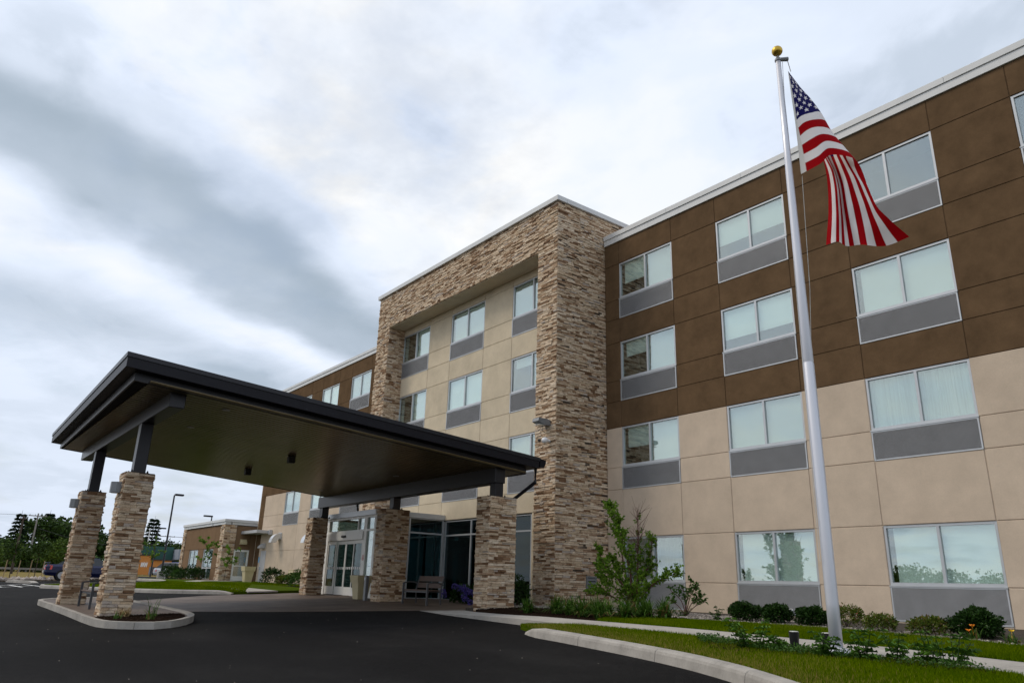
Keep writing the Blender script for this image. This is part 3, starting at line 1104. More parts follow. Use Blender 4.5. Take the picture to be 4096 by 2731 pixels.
def facade(x_edges, wins, y, rows_mat, ztop, lv, modes, ground=True, skip=None):
    """x_edges: sorted joints; wins: dict (x0,x1)->column index; rows by level"""
    keys = ['1S', '1H', '2B', '2S', '2H', '3B', '3S', '3H', '4B', '4S', '4H']
    for (a, b) in zip(x_edges[:-1], x_edges[1:]):
        iswin = (a, b) in wins
        cuts = [BASE] + [lv[k] for k in keys] + [ztop]
        if iswin:
            rows = []
            ci = wins[(a, b)]
            if ground:
                rows.append((BASE, lv['1B']))
            else:
                rows += [(BASE, lv['1S']), (lv['1S'], lv['1H'])]
            rows += [(lv['1H'], lv['2B']), (lv['2H'], lv['3B']), (lv['3H'], lv['4B']), (lv['4H'], ztop)]
            for fl in '1234':
                if fl == '1' and not ground:
                    continue
                window(a, b, lv[fl + 'B'], lv[fl + 'S'], lv[fl + 'H'], y, modes.get((ci, fl), 'full'))
        else:
            rows = list(zip(cuts[:-1], cuts[1:]))
        for (za, zb) in rows:
            if zb - za < 0.02:
                continue
            if skip and skip(a, b, za, zb):
                continue
            panel(a, b, za, zb, y, rows_mat((za + zb) / 2, (a + b) / 2))


# right wing
RX = [-17.88, -17.18, -14.77, -12.98, -10.58, -8.84, -6.43, -4.65, -2.24, -0.46, 1.95, 3.0]
rw = {(-17.18, -14.77): 1, (-12.98, -10.58): 2, (-8.84, -6.43): 3, (-4.65, -2.24): 4, (-0.46, 1.95): 5}
modes = {(1, '4'): 'half', (1, '3'): 'half', (1, '2'): 'half', (1, '1'): 'dark', (2, '4'): 'top', (2, '3'): 'top', (2, '2'): 'full', (2, '1'): 'gap',
         (3, '4'): 'none', (3, '3'): 'gap', (3, '2'): 'sheer', (3, '1'): 'gap', (4, '4'): 'none', (4, '3'): 'full', (5, '4'): 'full'}
facade(RX, rw, 0.0, lambda z, x: M['brown'] if z > LV['2H'] else M['beige'], LV['W'], LV, modes)
# left wing
LVL = {k: v + 0.13 * max(0.0, 1 - v / 10.5) for k, v in LV.items()}
LX = [-50.3, -49.5, -46.1, -43.75, -42.15, -39.85, -38.2, -35.86, -31.0]
lw = {(-46.1, -43.75): 6, (-42.15, -39.85): 7, (-38.2, -35.86): 8}
facade(LX, lw, 0.0, lambda z, x: M['brown'] if (z > LVL['2H'] or x < -49.5) else M['beige'], LVL['W'], LVL, {(6, '2'): 'sheer'}, ground=False)
# tower recess wall
TY = -1.45
TX = [-29.9, -27.5, -25.75, -23.3, -21.45, -18.98]
tw = {(-29.9, -27.5): 11, (-25.75, -23.3): 12, (-21.45, -18.98): 13}
tm = {(11, '4'): 'right', (11, '3'): 'right', (11, '2'): 'right', (12, '4'): 'gap', (12, '3'): 'full', (13, '4'): 'full', (13, '3'): 'half', (13, '2'): 'full'}


def tower_facade():
    lv = {k: v + 0.02 for k, v in LV.items()}
    keys = ['2B', '2S', '2H', '3B', '3S', '3H', '4B', '4S', '4H']
    for (a, b) in zip(TX[:-1], TX[1:]):
        if (a, b) in tw:
            for fl in '234':
                window(a, b, lv[fl + 'B'], lv[fl + 'S'], lv[fl + 'H'], TY, tm.get((tw[(a, b)], fl), 'full'))
            rows = [(2.42, lv['2B']), (lv['2H'], lv['3B']), (lv['3H'], lv['4B']), (lv['4H'], 11.42)]
        else:
            cuts = [2.42] + [lv[k] for k in keys] + [11.42]
            rows = list(zip(cuts[:-1], cuts[1:]))
        for za, zb in rows:
            panel(a, b, za, zb, TY, M['cream'])
    panel(-20.05, -18.98, BASE, 2.42, TY, M['cream'])


tower_facade()
# emit the wall panels (all of them single pieces)
for (x0, x1, z0, z1, y, mat, th) in panels:
    m = MB()
    m.bbox(x0 + GAP, x1 - GAP, y, y + th, z0 + GAP, z1 - GAP, b=0.006)
    m.build('wall_panel', mat, hotel)
for bk_, mt_ in backings.values():
    bk_.build('wall_backing', mt_, hotel)
# louver slats: about 4 px apart in the photograph, so one joined part per louver (shared mesh)
slat_mesh = {}
for (x0, x1, y, za, zb, lo) in slatlist:
    key = (round(x1 - x0, 2), round(zb - za, 2))
    if key not in slat_mesh:
        m = MB()
        n = 32
        p = (zb - za) / n
        for i in range(n):
            zc = za + p * (i + 0.5)
            m.prism([(y - 0.010, zc - p * 0.46), (y - 0.006, zc - p * 0.46), (y + 0.026, zc + p * 0.22), (y + 0.026, zc + p * 0.32), (y - 0.010, zc - p * 0.16)], 'x', x0, x1)
        o = slat_mesh[key] = m.build('slats', M['louver'], lo, origin=(x0, y, za), fix=True)
    else:
        o = share(slat_mesh[key], 'slats', lo, (x0, y, za))
    o['kind'] = 'stuff'

# parapets
def coping(x0, x1, y, zw, zp, mat=None):
    mid = zw + (zp - zw) * 0.56
    n = max(1, round((x1 - x0) / 3.05))
    for i in range(n):
        a, b = x0 + (x1 - x0) * i / n, x0 + (x1 - x0) * (i + 1) / n
        boxpart('parapet_coping', M['coping'], hotel, a + 0.002, b - 0.002, y - 0.075, y + 0.42, mid, zp, bevel=0.006)
    boxpart('parapet_band', M['coping'], hotel, x0, x1, y - 0.045, y + 0.30, zw + 0.004, mid - 0.004, bevel=0.004)


coping(-17.86, 3.05, 0.0, LV['W'], LV['P'])
coping(-50.35, -31.03, 0.0, LVL['W'] - 0.02, LVL['P'] - 0.06)
# shell behind the wall: rooms, floors, roof
m = MB()
for (x0, x1) in ((-17.86, 3.0), (-50.3, -31.02)):
    m.box(x0, x1, 1.7, 14.0, -0.9, 11.9)
    for z in (LV['2B'] - 0.35, LV['3B'] - 0.35, LV['4B'] - 0.35, LV['W'] - 0.4, -0.85):
        m.box(x0 + 0.01, x1 - 0.01, 0.2, 1.69, z, z + 0.28)
for a in RX[2:-1:2] + LX[1:-1:2]:
    m.box(a + 0.5, a + 0.62, 0.2, 1.69, -0.6, 11.6)
m.box(-30.9, -18.0, 0.25, 14.0, 2.75, 12.8)
for z in (2.45, LV['3B'] - 0.35, LV['4B'] - 0.35, 11.5):
    m.box(-30.0, -18.95, TY + 0.2, 0.24, z, z + 0.28)
for a in (-26.6, -22.4):
    m.box(a, a + 0.12, TY + 0.2, 0.24, 2.75, 11.4)
m.build('room_shell', M['room'], hotel)
m = MB()
m.box(-50.3, 3.0, -0.0 + 0.3, 14.0, 11.91, 11.94)
m.build('flat_roof', M['taupe'], hotel)
m = MB()
m.box(3.005, 3.06, 0.0, 14.0, -0.9, 12.3)
m.box(-50.36, -50.305, 0.0, 14.0, -0.9, 12.28)
m.box(-50.3, 3.0, 14.0, 14.06, -0.9, 12.28)
m.build('end_wall', M['beige'], hotel)
m = MB()
m.box(-50.28, 3.0, 0.04, 0.2, -1.0, BASE)
m.build('foundation', M['mortar'], hotel)

# stone tower
tower = MB()
tz1 = 13.10
tower.box(-18.95, -17.915, -2.235, 3.5, -0.8, tz1)
tower.box(-30.985, -29.87, -2.235, 3.5, -0.8, tz1)
tower.box(-29.87, -18.95, -2.235, 0.2, 11.45, tz1)
tower = tower.build('stone_tower', M['mortar'], hotel)
gs = []
for (ax, org, flip, a, b, z0, z1, vis) in (
        ('y', -17.92, 1, -2.25, 0.06, -0.7, tz1, True), ('y', -17.92, 1, 0.06, 3.5, 12.25, tz1, True),
        ('x', -2.25, -1, -18.95, -17.92, -0.7, tz1, True), ('x', -2.25, -1, -30.99, -29.86, -0.7, tz1, True),
        ('x', -2.25, -1, -29.86, -18.95, 11.44, tz1, True), ('y', -29.86, 1, -2.25, TY + 0.03, -0.7, 11.44, True),
        ('y', -18.95, -1, -2.25, TY + 0.03, -0.7, 11.44, False), ('y', -30.99, -1, -2.25, 0.06, -0.7, tz1, False)):
    st = []
    stone_run(st, a, b, z0, z1, facing(ax, org, flip))
    gs.append((st, sort_faces(ax, flip), vis))
place_stones(gs, tower, 300, M['stone'])
boxpart('tower_soffit', M['cream'], tower, -29.86, -18.95, -2.22, TY + 0.06, 11.415, 11.447)
for (x0, x1, y0, y1) in ((-31.1, -17.81, -2.36, -1.9), (-18.4, -17.81, -1.9, 3.6), (-31.1, -30.5, -1.9, 3.6)):
    boxpart('tower_coping', M['coping'], tower, x0 + 0.002, x1 - 0.002, y0 + 0.002, y1 - 0.002, tz1 + 0.005, tz1 + 0.20, bevel=0.01)
m = MB()
m.box(-30.5, -18.4, -1.9, 3.6, tz1 - 0.1, tz1)
m.build('tower_roof', M['taupe'], tower)
# wall vent in the tower side
vt = MB()
vt.box(-17.90, -17.84, -0.98, -0.93, 0.0, 0.40)
vt.box(-17.90, -17.84, -0.60, -0.55, 0.0, 0.40)
vt.box(-17.90, -17.84, -0.93, -0.60, 0.35, 0.40)
vt.box(-17.90, -17.84, -0.93, -0.60, 0.0, 0.04)
vo = vt.build('wall_vent', M['steel'], tower)
boxpart('backing', M['dark'], vo, -17.90, -17.872, -0.93, -0.60, 0.04, 0.35)
for i in range(3):
    m = MB()
    z = 0.06 + i * 0.10
    m.prism([(-17.872, z + 0.07), (-17.835, z), (-17.835, z + 0.012), (-17.872, z + 0.085)], 'y', -0.93, -0.60)
    m.build('slat', M['steel'], vo, fix=True)
# vertical seam of metal flashing where the wing meets the tower is part of the wall backing

# ground-floor lobby glazing in the recess
def glazing(name, parent, horiz, fixed, ys, zs, bars_u, bars_z, mat, frame, depth=0.10, bw=0.055):
    """flat storefront: ys=(u0,u1); bars at bars_u, transoms at bars_z; fixed = plane coordinate"""
    u0, u1 = ys
    z0, z1 = zs
    m = MB()

    def bx(a, b, c, d, inset=0.0):
        if horiz == 'x':
            m.box(a, b, fixed + inset, fixed + depth - inset, c, d)
        else:
            m.box(fixed - depth + inset, fixed - inset, a, b, c, d)
    for u in [u0, *bars_u, u1]:
        bx(u - bw / 2, u + bw / 2, z0, z1)
    us = sorted([u0, *bars_u, u1])
    for a, b in zip(us[:-1], us[1:]):
        for z in (z0, *bars_z, z1):
            bx(a + bw / 2, b - bw / 2, max(z0, z - bw / 2), min(z1, z + bw / 2), 0.002)
    f = m.build(name, frame, parent)
    zz = sorted([z0, *bars_z, z1])
    for a, b in zip(us[:-1], us[1:]):
        for c, d in zip(zz[:-1], zz[1:]):
            q = MB()
            if horiz == 'x':
                q.box(a + bw / 2, b - bw / 2, fixed + depth * 0.45, fixed + depth * 0.55, c + bw / 2, d - bw / 2)
            else:
                q.box(fixed - depth * 0.55, fixed - depth * 0.45, a + bw / 2, b - bw / 2, c + bw / 2, d - bw / 2)
            q.build('pane', mat, f)
    return f


glazing('storefront_window', hotel, 'x', TY + 0.02, (-25.42, -20.08), (-0.52, 2.38), (-23.65, -21.9), (1.84,), M['glass_dark'], M['alu'])
boxpart('storefront_sill', M['steel'], hotel, -25.45, -20.06, TY, TY + 0.2, -0.62, -0.55)
# lobby interior
m = MB()
m.box(-30.8, -18.1, TY + 0.2, 6.0, -0.62, -0.55)
m.build('lobby_floor', M['floor_in'], hotel)
m = MB()
m.box(-30.8, -18.1, 5.9, 6.1, -0.54, 2.74)
m.box(-30.9, -30.8, TY + 0.2, 5.9, -0.54, 2.74)
m.box(-18.1, -18.0, TY + 0.2, 5.9, -0.54, 2.74)
m.box(-26.3, -25.9, 2.0, 2.4, -0.54, 2.74)
m.box(-22.2, -21.9, 3.0, 3.3, -0.54, 2.74)
m.build('lobby_wall', M['lobby_wall'], hotel)
m = MB()
for (x, y) in ((-27.8, 1.2), (-25.0, 0.6), (-22.5, 1.0)):
    m.bbox(x - 0.45, x + 0.45, y, y + 0.75, -0.54, -0.08, b=0.05)
    m.bbox(x - 0.45, x + 0.45, y + 0.62, y + 0.8, -0.08, 0.35, b=0.05)
m.build('lobby_seating', M['sofa_red'], hotel)

# vestibule
vest = MB()
vest.box(-29.72, -25.42, -4.52, TY - 0.01, 2.43, 2.62)
vest = vest.build('vestibule', M['alu'], hotel)
boxpart('vestibule_ceiling', M['taupe'], vest, -29.6, -25.55, -4.38, TY - 0.02, 2.39, 2.425)
VY = -4.45
m = MB()
m.box(-29.64, -29.44, VY, VY + 0.14, G(-29.5, VY), 2.43)
m.box(-26.37, -26.14, VY, VY + 0.14, G(-26.3, VY), 2.43)
m.box(-25.58, -25.44, VY, VY + 0.14, G(-25.5, VY), 2.43)
m.box(-29.44, -26.37, VY + 0.004, VY + 0.13, 2.35, 2.429)
m.box(-29.44, -26.37, VY + 0.003, VY + 0.13, 1.86, 1.93)
m.box(-26.14, -25.58, VY + 0.003, VY + 0.13, 1.86, 1.93)
m.box(-26.14, -25.58, VY + 0.004, VY + 0.13, 2.35, 2.429)
m.box(-26.92, -26.86, VY + 0.005, VY + 0.12, 1.93, 2.35)
m.box(-26.14, -25.58, VY + 0.003, VY + 0.13, G(-25.9, VY), -0.30)
m.build('door_frame', M['door_white'], vest)
for (a, b, c, d, nm) in ((-29.44, -26.92, 1.93, 2.35, 'glass'), (-26.86, -26.37, 1.93, 2.35, 'glass'), (-26.14, -25.58, 1.93, 2.35, 'glass'), (-26.14, -25.58, -0.30, 1.86, 'glass')):
    q = MB()
    q.box(a, b, VY + 0.06, VY + 0.075, c, d)
    q.build('pane', M[nm], vest)
hd = boxpart('door_header', M['door_white'], vest, -29.43, -26.38, VY - 0.04, VY + 0.14, 1.56, 1.855, bevel=0.008)
boxpart('door_sensor', M['black'], hd, -28.1, -27.75, VY - 0.10, VY - 0.041, 1.66, 1.75, bevel=0.02)
dx = (-29.42 + 26.40) / -4
for i in range(4):
    a = -29.42 + i * dx
    b = a + dx
    yo = VY + (0.02 if i in (0, 3) else 0.075)
    zb = G((a + b) / 2, VY) + 0.03
    m = MB()
    st_ = 0.062
    m.box(a + 0.004, a + st_, yo, yo + 0.045, zb, 1.55)
    m.box(b - st_, b - 0.004, yo, yo + 0.045, zb, 1.55)
    m.box(a + st_, b - st_, yo + 0.001, yo + 0.044, 1.42, 1.549)
    m.box(a + st_, b - st_, yo + 0.001, yo + 0.044, zb, zb + 0.30)
    d = m.build('sliding_door', M['door_white'], vest)
    q = MB()
    q.box(a + st_, b - st_, yo + 0.018, yo + 0.028, zb + 0.30, 1.42)
    q.build('pane', M['glass_dark'], d)
    q = MB()
    for k in range(4):
        u = a + st_ + (b - a - 2 * st_) * (k + 0.5) / 4
        q.box(u - 0.045, u + 0.045, yo + 0.012, yo + 0.017, 0.48, 0.57)
    q.build('safety_marks', M['white_part'], d)
m = MB()
cx_, cz_ = -26.255, 0.9
m.prism([(cx_ + 0.075 * math.cos(t * math.pi / 10), cz_ + 0.105 * math.sin(t * math.pi / 10)) for t in range(20)], 'y', VY - 0.006, VY - 0.002)
stk = m.build('access_sticker', M['white_part'], vest, fix=True)
m = MB()
for t in range(20):
    a0, a1 = t * math.pi / 10, (t + 1) * math.pi / 10
    m.add([(cx_ + 0.075 * math.cos(a0), VY - 0.009, cz_ + 0.105 * math.sin(a0)), (cx_ + 0.075 * math.cos(a1), VY - 0.009, cz_ + 0.105 * math.sin(a1)),
           (cx_ + 0.060 * math.cos(a1), VY - 0.009, cz_ + 0.088 * math.sin(a1)), (cx_ + 0.060 * math.cos(a0), VY - 0.009, cz_ + 0.088 * math.sin(a0))], [(0, 1, 2, 3)])
m.lathe(cx_, VY - 0.008, [(0.001, cz_ + 0.05), (0.014, cz_ + 0.04), (0.014, cz_ + 0.03), (0.001, cz_ + 0.02)], 8)
m.box(cx_ - 0.014, cx_ + 0.014, VY - 0.010, VY - 0.007, cz_ - 0.03, cz_ + 0.015)
m.tube([(cx_ + 0.032 * math.cos(t), VY - 0.008, cz_ - 0.03 + 0.03 * math.sin(t)) for t in np.linspace(2.6, 6.6, 9)], 0.006, 5)
m.build('print', M['tail'], stk)
glazing('side_glazing', vest, 'y', -25.45, (VY + 0.16, TY - 0.06), (-0.50, 2.42), (-3.0,), (1.88,), M['glass_dark'], M['alu'])
glazing('side_glazing', vest, 'y', -29.52, (VY + 0.16, TY - 0.06), (-0.45, 2.42), (-3.0,), (1.88,), M['glass_dark'], M['alu'])
glazing('inner_glazing', vest, 'x', TY + 0.02, (-29.55, -25.60), (-0.50, 2.38), (-28.9, -26.2), (1.84,), M['glass_dark'], M['door_white'])

# fittings on the left wing's ground floor
m = MB()
m.box(-49.1, -48.24, -0.02, -0.001, G(-48.6, 0) + 0.05, 1.76)
dr = m.build('service_door', M['louver'], hotel)
boxpart('handle', M['alu'], dr, -49.03, -48.93, -0.08, -0.021, 0.65, 0.80, bevel=0.01)
boxpart('wall_sign', M['bluesign'], hotel, -49.42, -49.22, -0.02, -0.003, 1.05, 1.40)
for (x, z) in ((-46.2, 2.75), (-41.3, 2.60)):
    m = MB()
    prof = []
    for t in np.linspace(0, math.pi / 2, 8):
        prof.append((-0.05 - 0.56 * math.sin(t), z - 0.56 + 0.56 * math.cos(t)))
    inner = [(-0.05 - 0.24 * math.sin(t), z - 0.56 + 0.24 * math.cos(t)) for t in np.linspace(math.pi / 2, 0, 8)]
    m.prism([(0.0, z)] + prof + inner + [(0.0, z - 0.32)], 'x', x - 0.22, x + 0.22)
    m.box(x - 0.26, x + 0.26, -0.05, -0.002, z - 0.38, z + 0.05)
    m.build('dryer_vent_hood', M['duct'], hotel, fix=True)
m = MB()
m.prism([(-0.002, 2.22), (-0.10, 2.22), (-0.34, 2.00), (-0.34, 1.92), (-0.002, 1.92)], 'x', -48.95, -48.45)
m.build('wall_light', M['louver'], hotel, fix=True)
vt = MB()
vt.box(-44.17, -44.12, -0.05, -0.002, -0.05, 0.62)
vt.box(-43.5, -43.45, -0.05, -0.002, -0.05, 0.62)
vt.box(-44.12, -43.5, -0.05, -0.002, 0.57, 0.62)
vt.box(-44.12, -43.5, -0.05, -0.002, -0.05, 0.0)
vo = vt.build('wall_vent', M['urn'], hotel)
boxpart('backing', M['dark'], vo, -44.12, -43.5, -0.02, -0.003, 0.0, 0.57)
for i in range(4):
    m = MB()
    z = 0.02 + i * 0.14
    m.prism([(-0.021, z + 0.10), (-0.06, z), (-0.06, z + 0.02), (-0.021, z + 0.125)], 'x', -44.12, -43.5)
    m.build('slat', M['urn'], vo, fix=True)
m = MB()
m.tube([(-45.3, -0.003, 0.30), (-45.3, -0.22, 0.30), (-45.3, -0.24, 0.28), (-45.3, -0.24, 0.02)], 0.05, 8)
m.build('drain_pipe', M['white_part'], hotel)
m = MB()
m.tube([(-11.4, -0.01, -0.36), (-11.4, -0.14, -0.38)], [0.05, 0.06], 8)
m.build('pipe_outlet', M['white_part'], hotel)

# flood light and dome camera on the tower (things hung on the building)
fl = thing('floodlight', 'grey floodlight mounted on the front of the stone tower', 'light', (-18.35, -2.3, 5.1))
m = MB()
m.prism([(-2.28, 5.03), (-2.28, 5.20), (-2.40, 5.22), (-2.76, 5.22), (-2.79, 5.11), (-2.52, 5.01)], 'x', -18.48, -18.16)
m.build('housing', M['steel'], fl, fix=True)
boxpart('lens', M['lens'], fl, -18.46, -18.18, -2.74, -2.53, 5.0, 5.012)
m = MB()
m.tube([(-18.3, -2.5, 5.0), (-18.3, -2.52, 4.85), (-18.28, -2.4, 4.78)], 0.012, 5)
m.build('cable', M['black'], fl)
dc = thing('security_camera', 'white dome security camera below the floodlight on the tower', 'camera', (-18.22, -2.3, 4.5))
m = MB()
m.lathe(-18.22, -2.46, [(0.02, 4.42), (0.09, 4.45), (0.115, 4.52), (0.09, 4.59), (0.02, 4.62)], 14)
m.build('dome', M['white_part'], dc, smooth=True)
m = MB()
m.tube([(-18.3, -2.56, 4.52), (-18.36, -2.64, 4.51)], [0.05, 0.035], 10)
m.build('lens', M['black'], dc)
m = MB()
m.tube([(-18.2, -2.27, 4.52), (-18.21, -2.40, 4.52)], [0.06, 0.04], 8)
m.build('bracket', M['white_part'], dc)

# ------------------------------------------------------------------ annex
AX0, AX1, AY = -60.0, -50.62, -1.97
annex = thing('annex_building', 'low brown annex with stone corners and white roof edge', 'building', (-55.3, 2.0, -0.45))
m = MB()
m.box(AX0 + 0.05, AX1 - 0.05, AY + 0.2, 8.0, -0.6, 3.35)
m.build('core', M['room'], annex)
apan = []
xs = [-59.4, -58.0, -55.95, -54.7, -52.6, -51.35]
for i, (a, b) in enumerate(zip(xs[:-1], xs[1:])):
    if i in (1, 3):
        apan += [(a, b, 1.87, 3.32), (a, b, -0.6, -0.06)]
    else:
        apan += [(a, b, 1.87, 3.32), (a, b, 0.62, 1.87), (a, b, -0.6, 0.62)]
    if i in (1, 3):
        f = glazing('window', annex, 'x', AY + 0.03, (a + 0.03, b - 0.03), (-0.05, 1.85), ((a + b) / 2,), (0.66,), M['glass_annex'], M['coping'], 0.08, 0.06)
        shade_mesh(a + 0.05, b - 0.05, AY + 0.17, -0.02, 1.8, f, M['drape'], 0.015)
bkm = MB()
for (a, b, z0, z1) in apan:
    m = MB()
    m.bbox(a + GAP, b - GAP, AY, AY + 0.06, z0 + GAP, z1 - GAP, b=0.006)
    m.build('wall_panel', M['taupe'], annex)
    bkm.box(a, b, AY + 0.02, AY + 0.19, z0, z1)
# side wall with door
for (a, b, z0, z1) in ((-0.28, 0.35, -0.6, 3.32), (-1.25, -0.28, 1.83, 3.32)):
    m = MB()
    m.bbox(AX1 - 0.06, AX1, a + GAP, b - GAP, z0 + GAP, z1 - GAP, b=0.006)
    m.build('wall_panel', M['taupe'], annex)
    bkm.box(AX1 - 0.19, AX1 - 0.02, a, b, z0, z1)
bkm.build('wall_backing', M['backing'], annex)
m = MB()
zb = G(AX1, -0.8) + 0.12
m.box(AX1 - 0.05, AX1 + 0.03, -1.25, -1.15, zb, 1.82)
m.box(AX1 - 0.05, AX1 + 0.03, -0.38, -0.28, zb, 1.82)
m.box(AX1 - 0.05, AX1 + 0.028, -1.15, -0.38, 1.70, 1.82)
m.box(AX1 - 0.05, AX1 + 0.028, -1.15, -0.38, zb, zb + 0.28)
m.box(AX1 - 0.05, AX1 + 0.027, -1.15, -0.38, 0.78, 0.84)
dr = m.build('glass_door', M['door_white'], annex)
for (c, d) in ((zb + 0.28, 0.78), (0.84, 1.70)):
    q = MB()
    q.box(AX1 - 0.015, AX1 - 0.005, -1.15, -0.38, c, d)
    q.build('pane', M['glass'], dr)
# deck chair seen behind the door glass is only a reflection in the photograph; none is built
for (ax, org, flip, a, b) in (('x', AY, -1, -51.35, AX1), ('y', AX1, 1, AY, -1.27), ('x', AY, -1, AX0, -59.4), ('y', -59.4, 1, AY - 0.0, AY + 0.02)):
    pass
for (x0, x1, y0, y1, nm) in ((-51.35, AX1 + 0.04, AY - 0.05, -1.27, 0), (AX0 - 0.02, -59.4, AY - 0.05, -1.4, 1)):
    pil = boxpart('stone_pilaster', M['mortar'], annex, x0 + 0.02, x1 - 0.02, y0 + 0.02, y1, -0.6, 3.36)
    gs = []
    for (ax, org, flip, a, b) in (('x', y0, -1, x0, x1), ('y', x1, 1, y0, y1)):
        st = []
        stone_run(st, a, b, -0.55, 3.35, facing(ax, org, flip), hmin=0.07, hmax=0.12)
        gs.append((st, sort_faces(ax, flip), True))
    place_stones(gs, pil, 150, M['stone'])
for (x0, x1, y0, y1) in ((AX0 - 0.1, -53.2, AY - 0.14, AY + 0.3), (-53.18, AX1 + 0.13, AY - 0.14, AY + 0.3), (AX1 - 0.3, AX1 + 0.13, AY + 0.302, 0.30)):
    boxpart('coping', M['coping'], annex, x0, x1, y0, y1, 3.53, 3.70, bevel=0.008)
    boxpart('fascia_band', M['coping'], annex, x0 + 0.07, x1 - 0.07, y0 + 0.06, y1 - 0.002, 3.33 + 0.035, 3.527, bevel=0.004)
m = MB()
m.box(AX0, AX1, AY + 0.3, 8.0, 3.4, 3.5)
m.build('roof', M['taupe'], annex)
m = MB()
m.box(AX1 + 0.05, -47.75, -0.95, -0.02, 2.80, 2.98)
aw = m.build('door_awning', M['alu'], annex)
boxpart('bracket', M['louver'], aw, -47.75, -47.60, -0.20, -0.015, 2.72, 3.02)
m = MB()
m.prism([(AX1 + 0.001, 2.48), (AX1 + 0.10, 2.48), (AX1 + 0.26, 2.30), (AX1 + 0.26, 2.16), (AX1 + 0.001, 2.16)], 'y', -0.95, -0.55)
m.build('wall_light', M['urn'], annex, fix=True)
m = MB()
m.tube([(AX1 + 0.01, -0.05, 0.25), (AX1 + 0.2, -0.05, 0.25)], 0.05, 8)
m.build('hose_bib', M['alu'], annex)

# ------------------------------------------------------------------ canopy
can = thing('entrance_canopy', 'dark sloping flat-roofed drive-up canopy with ribbed metal underside', 'canopy', (-23, -9.3, 3.0))
P_A, P_B, P_E, P_D = (-16.9, -15.10), (-16.9, -3.74), (-29.2, -3.60), (-29.2, -14.87)


def TOPZ(y):
    return 4.50 - 0.0748 * (y + 15.1)


def quad_slab(name, mat, pts, off0, off1, parent):
    m = MB()
    v = [(x, y, TOPZ(y) + off0) for x, y in pts] + [(x, y, TOPZ(y) + off1) for x, y in pts]
    m.add(v, [(0, 1, 2, 3), (7, 6, 5, 4), (0, 4, 5, 1), (1, 5, 6, 2), (2, 6, 7, 3), (3, 7, 4, 0)])
    return m.build(name, mat, parent, fix=True)


def qin(d, dy=None):
    dy = d if dy is None else dy
    return [(P_A[0] - d, P_A[1] + dy), (P_B[0] - d, P_B[1] - dy), (P_E[0] + d, P_E[1] - dy), (P_D[0] + d, P_D[1] + dy)]


quad_slab('roof_slab', M['bronze'], qin(0.10), -0.30, -0.01, can)


def board(name, mat, p, q, off0, off1, th, parent):
    """upright board along p->q (plan), th = thickness inwards"""
    d = Vector((q[0] - p[0], q[1] - p[1])).normalized()
    n = Vector((-d.y, d.x))
    if n.dot(Vector((-23 - p[0], -9.3 - p[1]))) < 0:
        n = -n
    pts = [(p[0], p[1]), (q[0], q[1]), (q[0] + n.x * th, q[1] + n.y * th), (p[0] + n.x * th, p[1] + n.y * th)]
    m = MB()
    v = [(x, y, TOPZ(y) + off0) for x, y in pts] + [(x, y, TOPZ(y) + off1) for x, y in pts]
    m.add(v, [(0, 1, 2, 3), (7, 6, 5, 4), (0, 4, 5, 1), (1, 5, 6, 2), (2, 6, 7, 3), (3, 7, 4, 0)])
    return m.build(name, mat, parent, fix=True)


def trimmed(p, q, e0, e1):
    d = Vector((q[0] - p[0], q[1] - p[1])).normalized()
    return (p[0] + d.x * e0, p[1] + d.y * e0), (q[0] - d.x * e1, q[1] - d.y * e1)


Q0 = qin(0.0)
Q1 = qin(0.02)
for i in range(4):
    e = 0.0 if i in (0, 2) else 0.05
    p, q = trimmed(Q1[i], Q1[(i + 1) % 4], e, e)
    board('fascia', M['bronze'], p, q, -0.315, -0.105, 0.045, can)
    p, q = trimmed(Q0[i], Q0[(i + 1) % 4], e * 1.2, e * 1.2)
    board('drip_edge', M['bronze2'], p, q, -0.10, 0.0, 0.05, can)
# eave underside and the dropped soffit box
quad_slab('eave_lining', M['bronze'], qin(0.066), -0.318, -0.302, can)
QB = qin(0.32, 0.27)
for i in range(4):
    e = 0.0 if i in (0, 2) else 0.045
    p, q = trimmed(QB[i], QB[(i + 1) % 4], e, e)
    board('soffit_edge', M['bronze2'], p, q, -0.50, -0.32, 0.04, can)
quad_slab('soffit_backing', M['dark'], qin(0.38, 0.33), -0.455, -0.445, can)
# ribbed soffit planks running from the street to the hotel
x = -28.78
pw = 0.2202
first = None
ya, yb = -14.52, -4.08
while x < -17.30:
    if first is None:
        m = MB()
        prof = [(0.001, -0.452), (0.001, -0.470), (0.014, -0.490), (0.176, -0.490), (0.190, -0.470), (0.190, -0.460), (0.2192, -0.460), (0.2192, -0.452)]
        n = len(prof)
        v = [(x + a, ya, TOPZ(ya) + b) for a, b in prof] + [(x + a, yb, TOPZ(yb) + b) for a, b in prof]
        m.add(v, [tuple(range(n)), tuple(reversed(range(n, 2 * n)))] + [(i, (i + 1) % n, n + (i + 1) % n, n + i) for i in range(n)])
        first = m.build('soffit_plank', M['soffit'], can, origin=(x, -9, 3.5), fix=True)
    else:
        share(first, 'soffit_plank', can, (x, -9, 3.5))
    x += pw
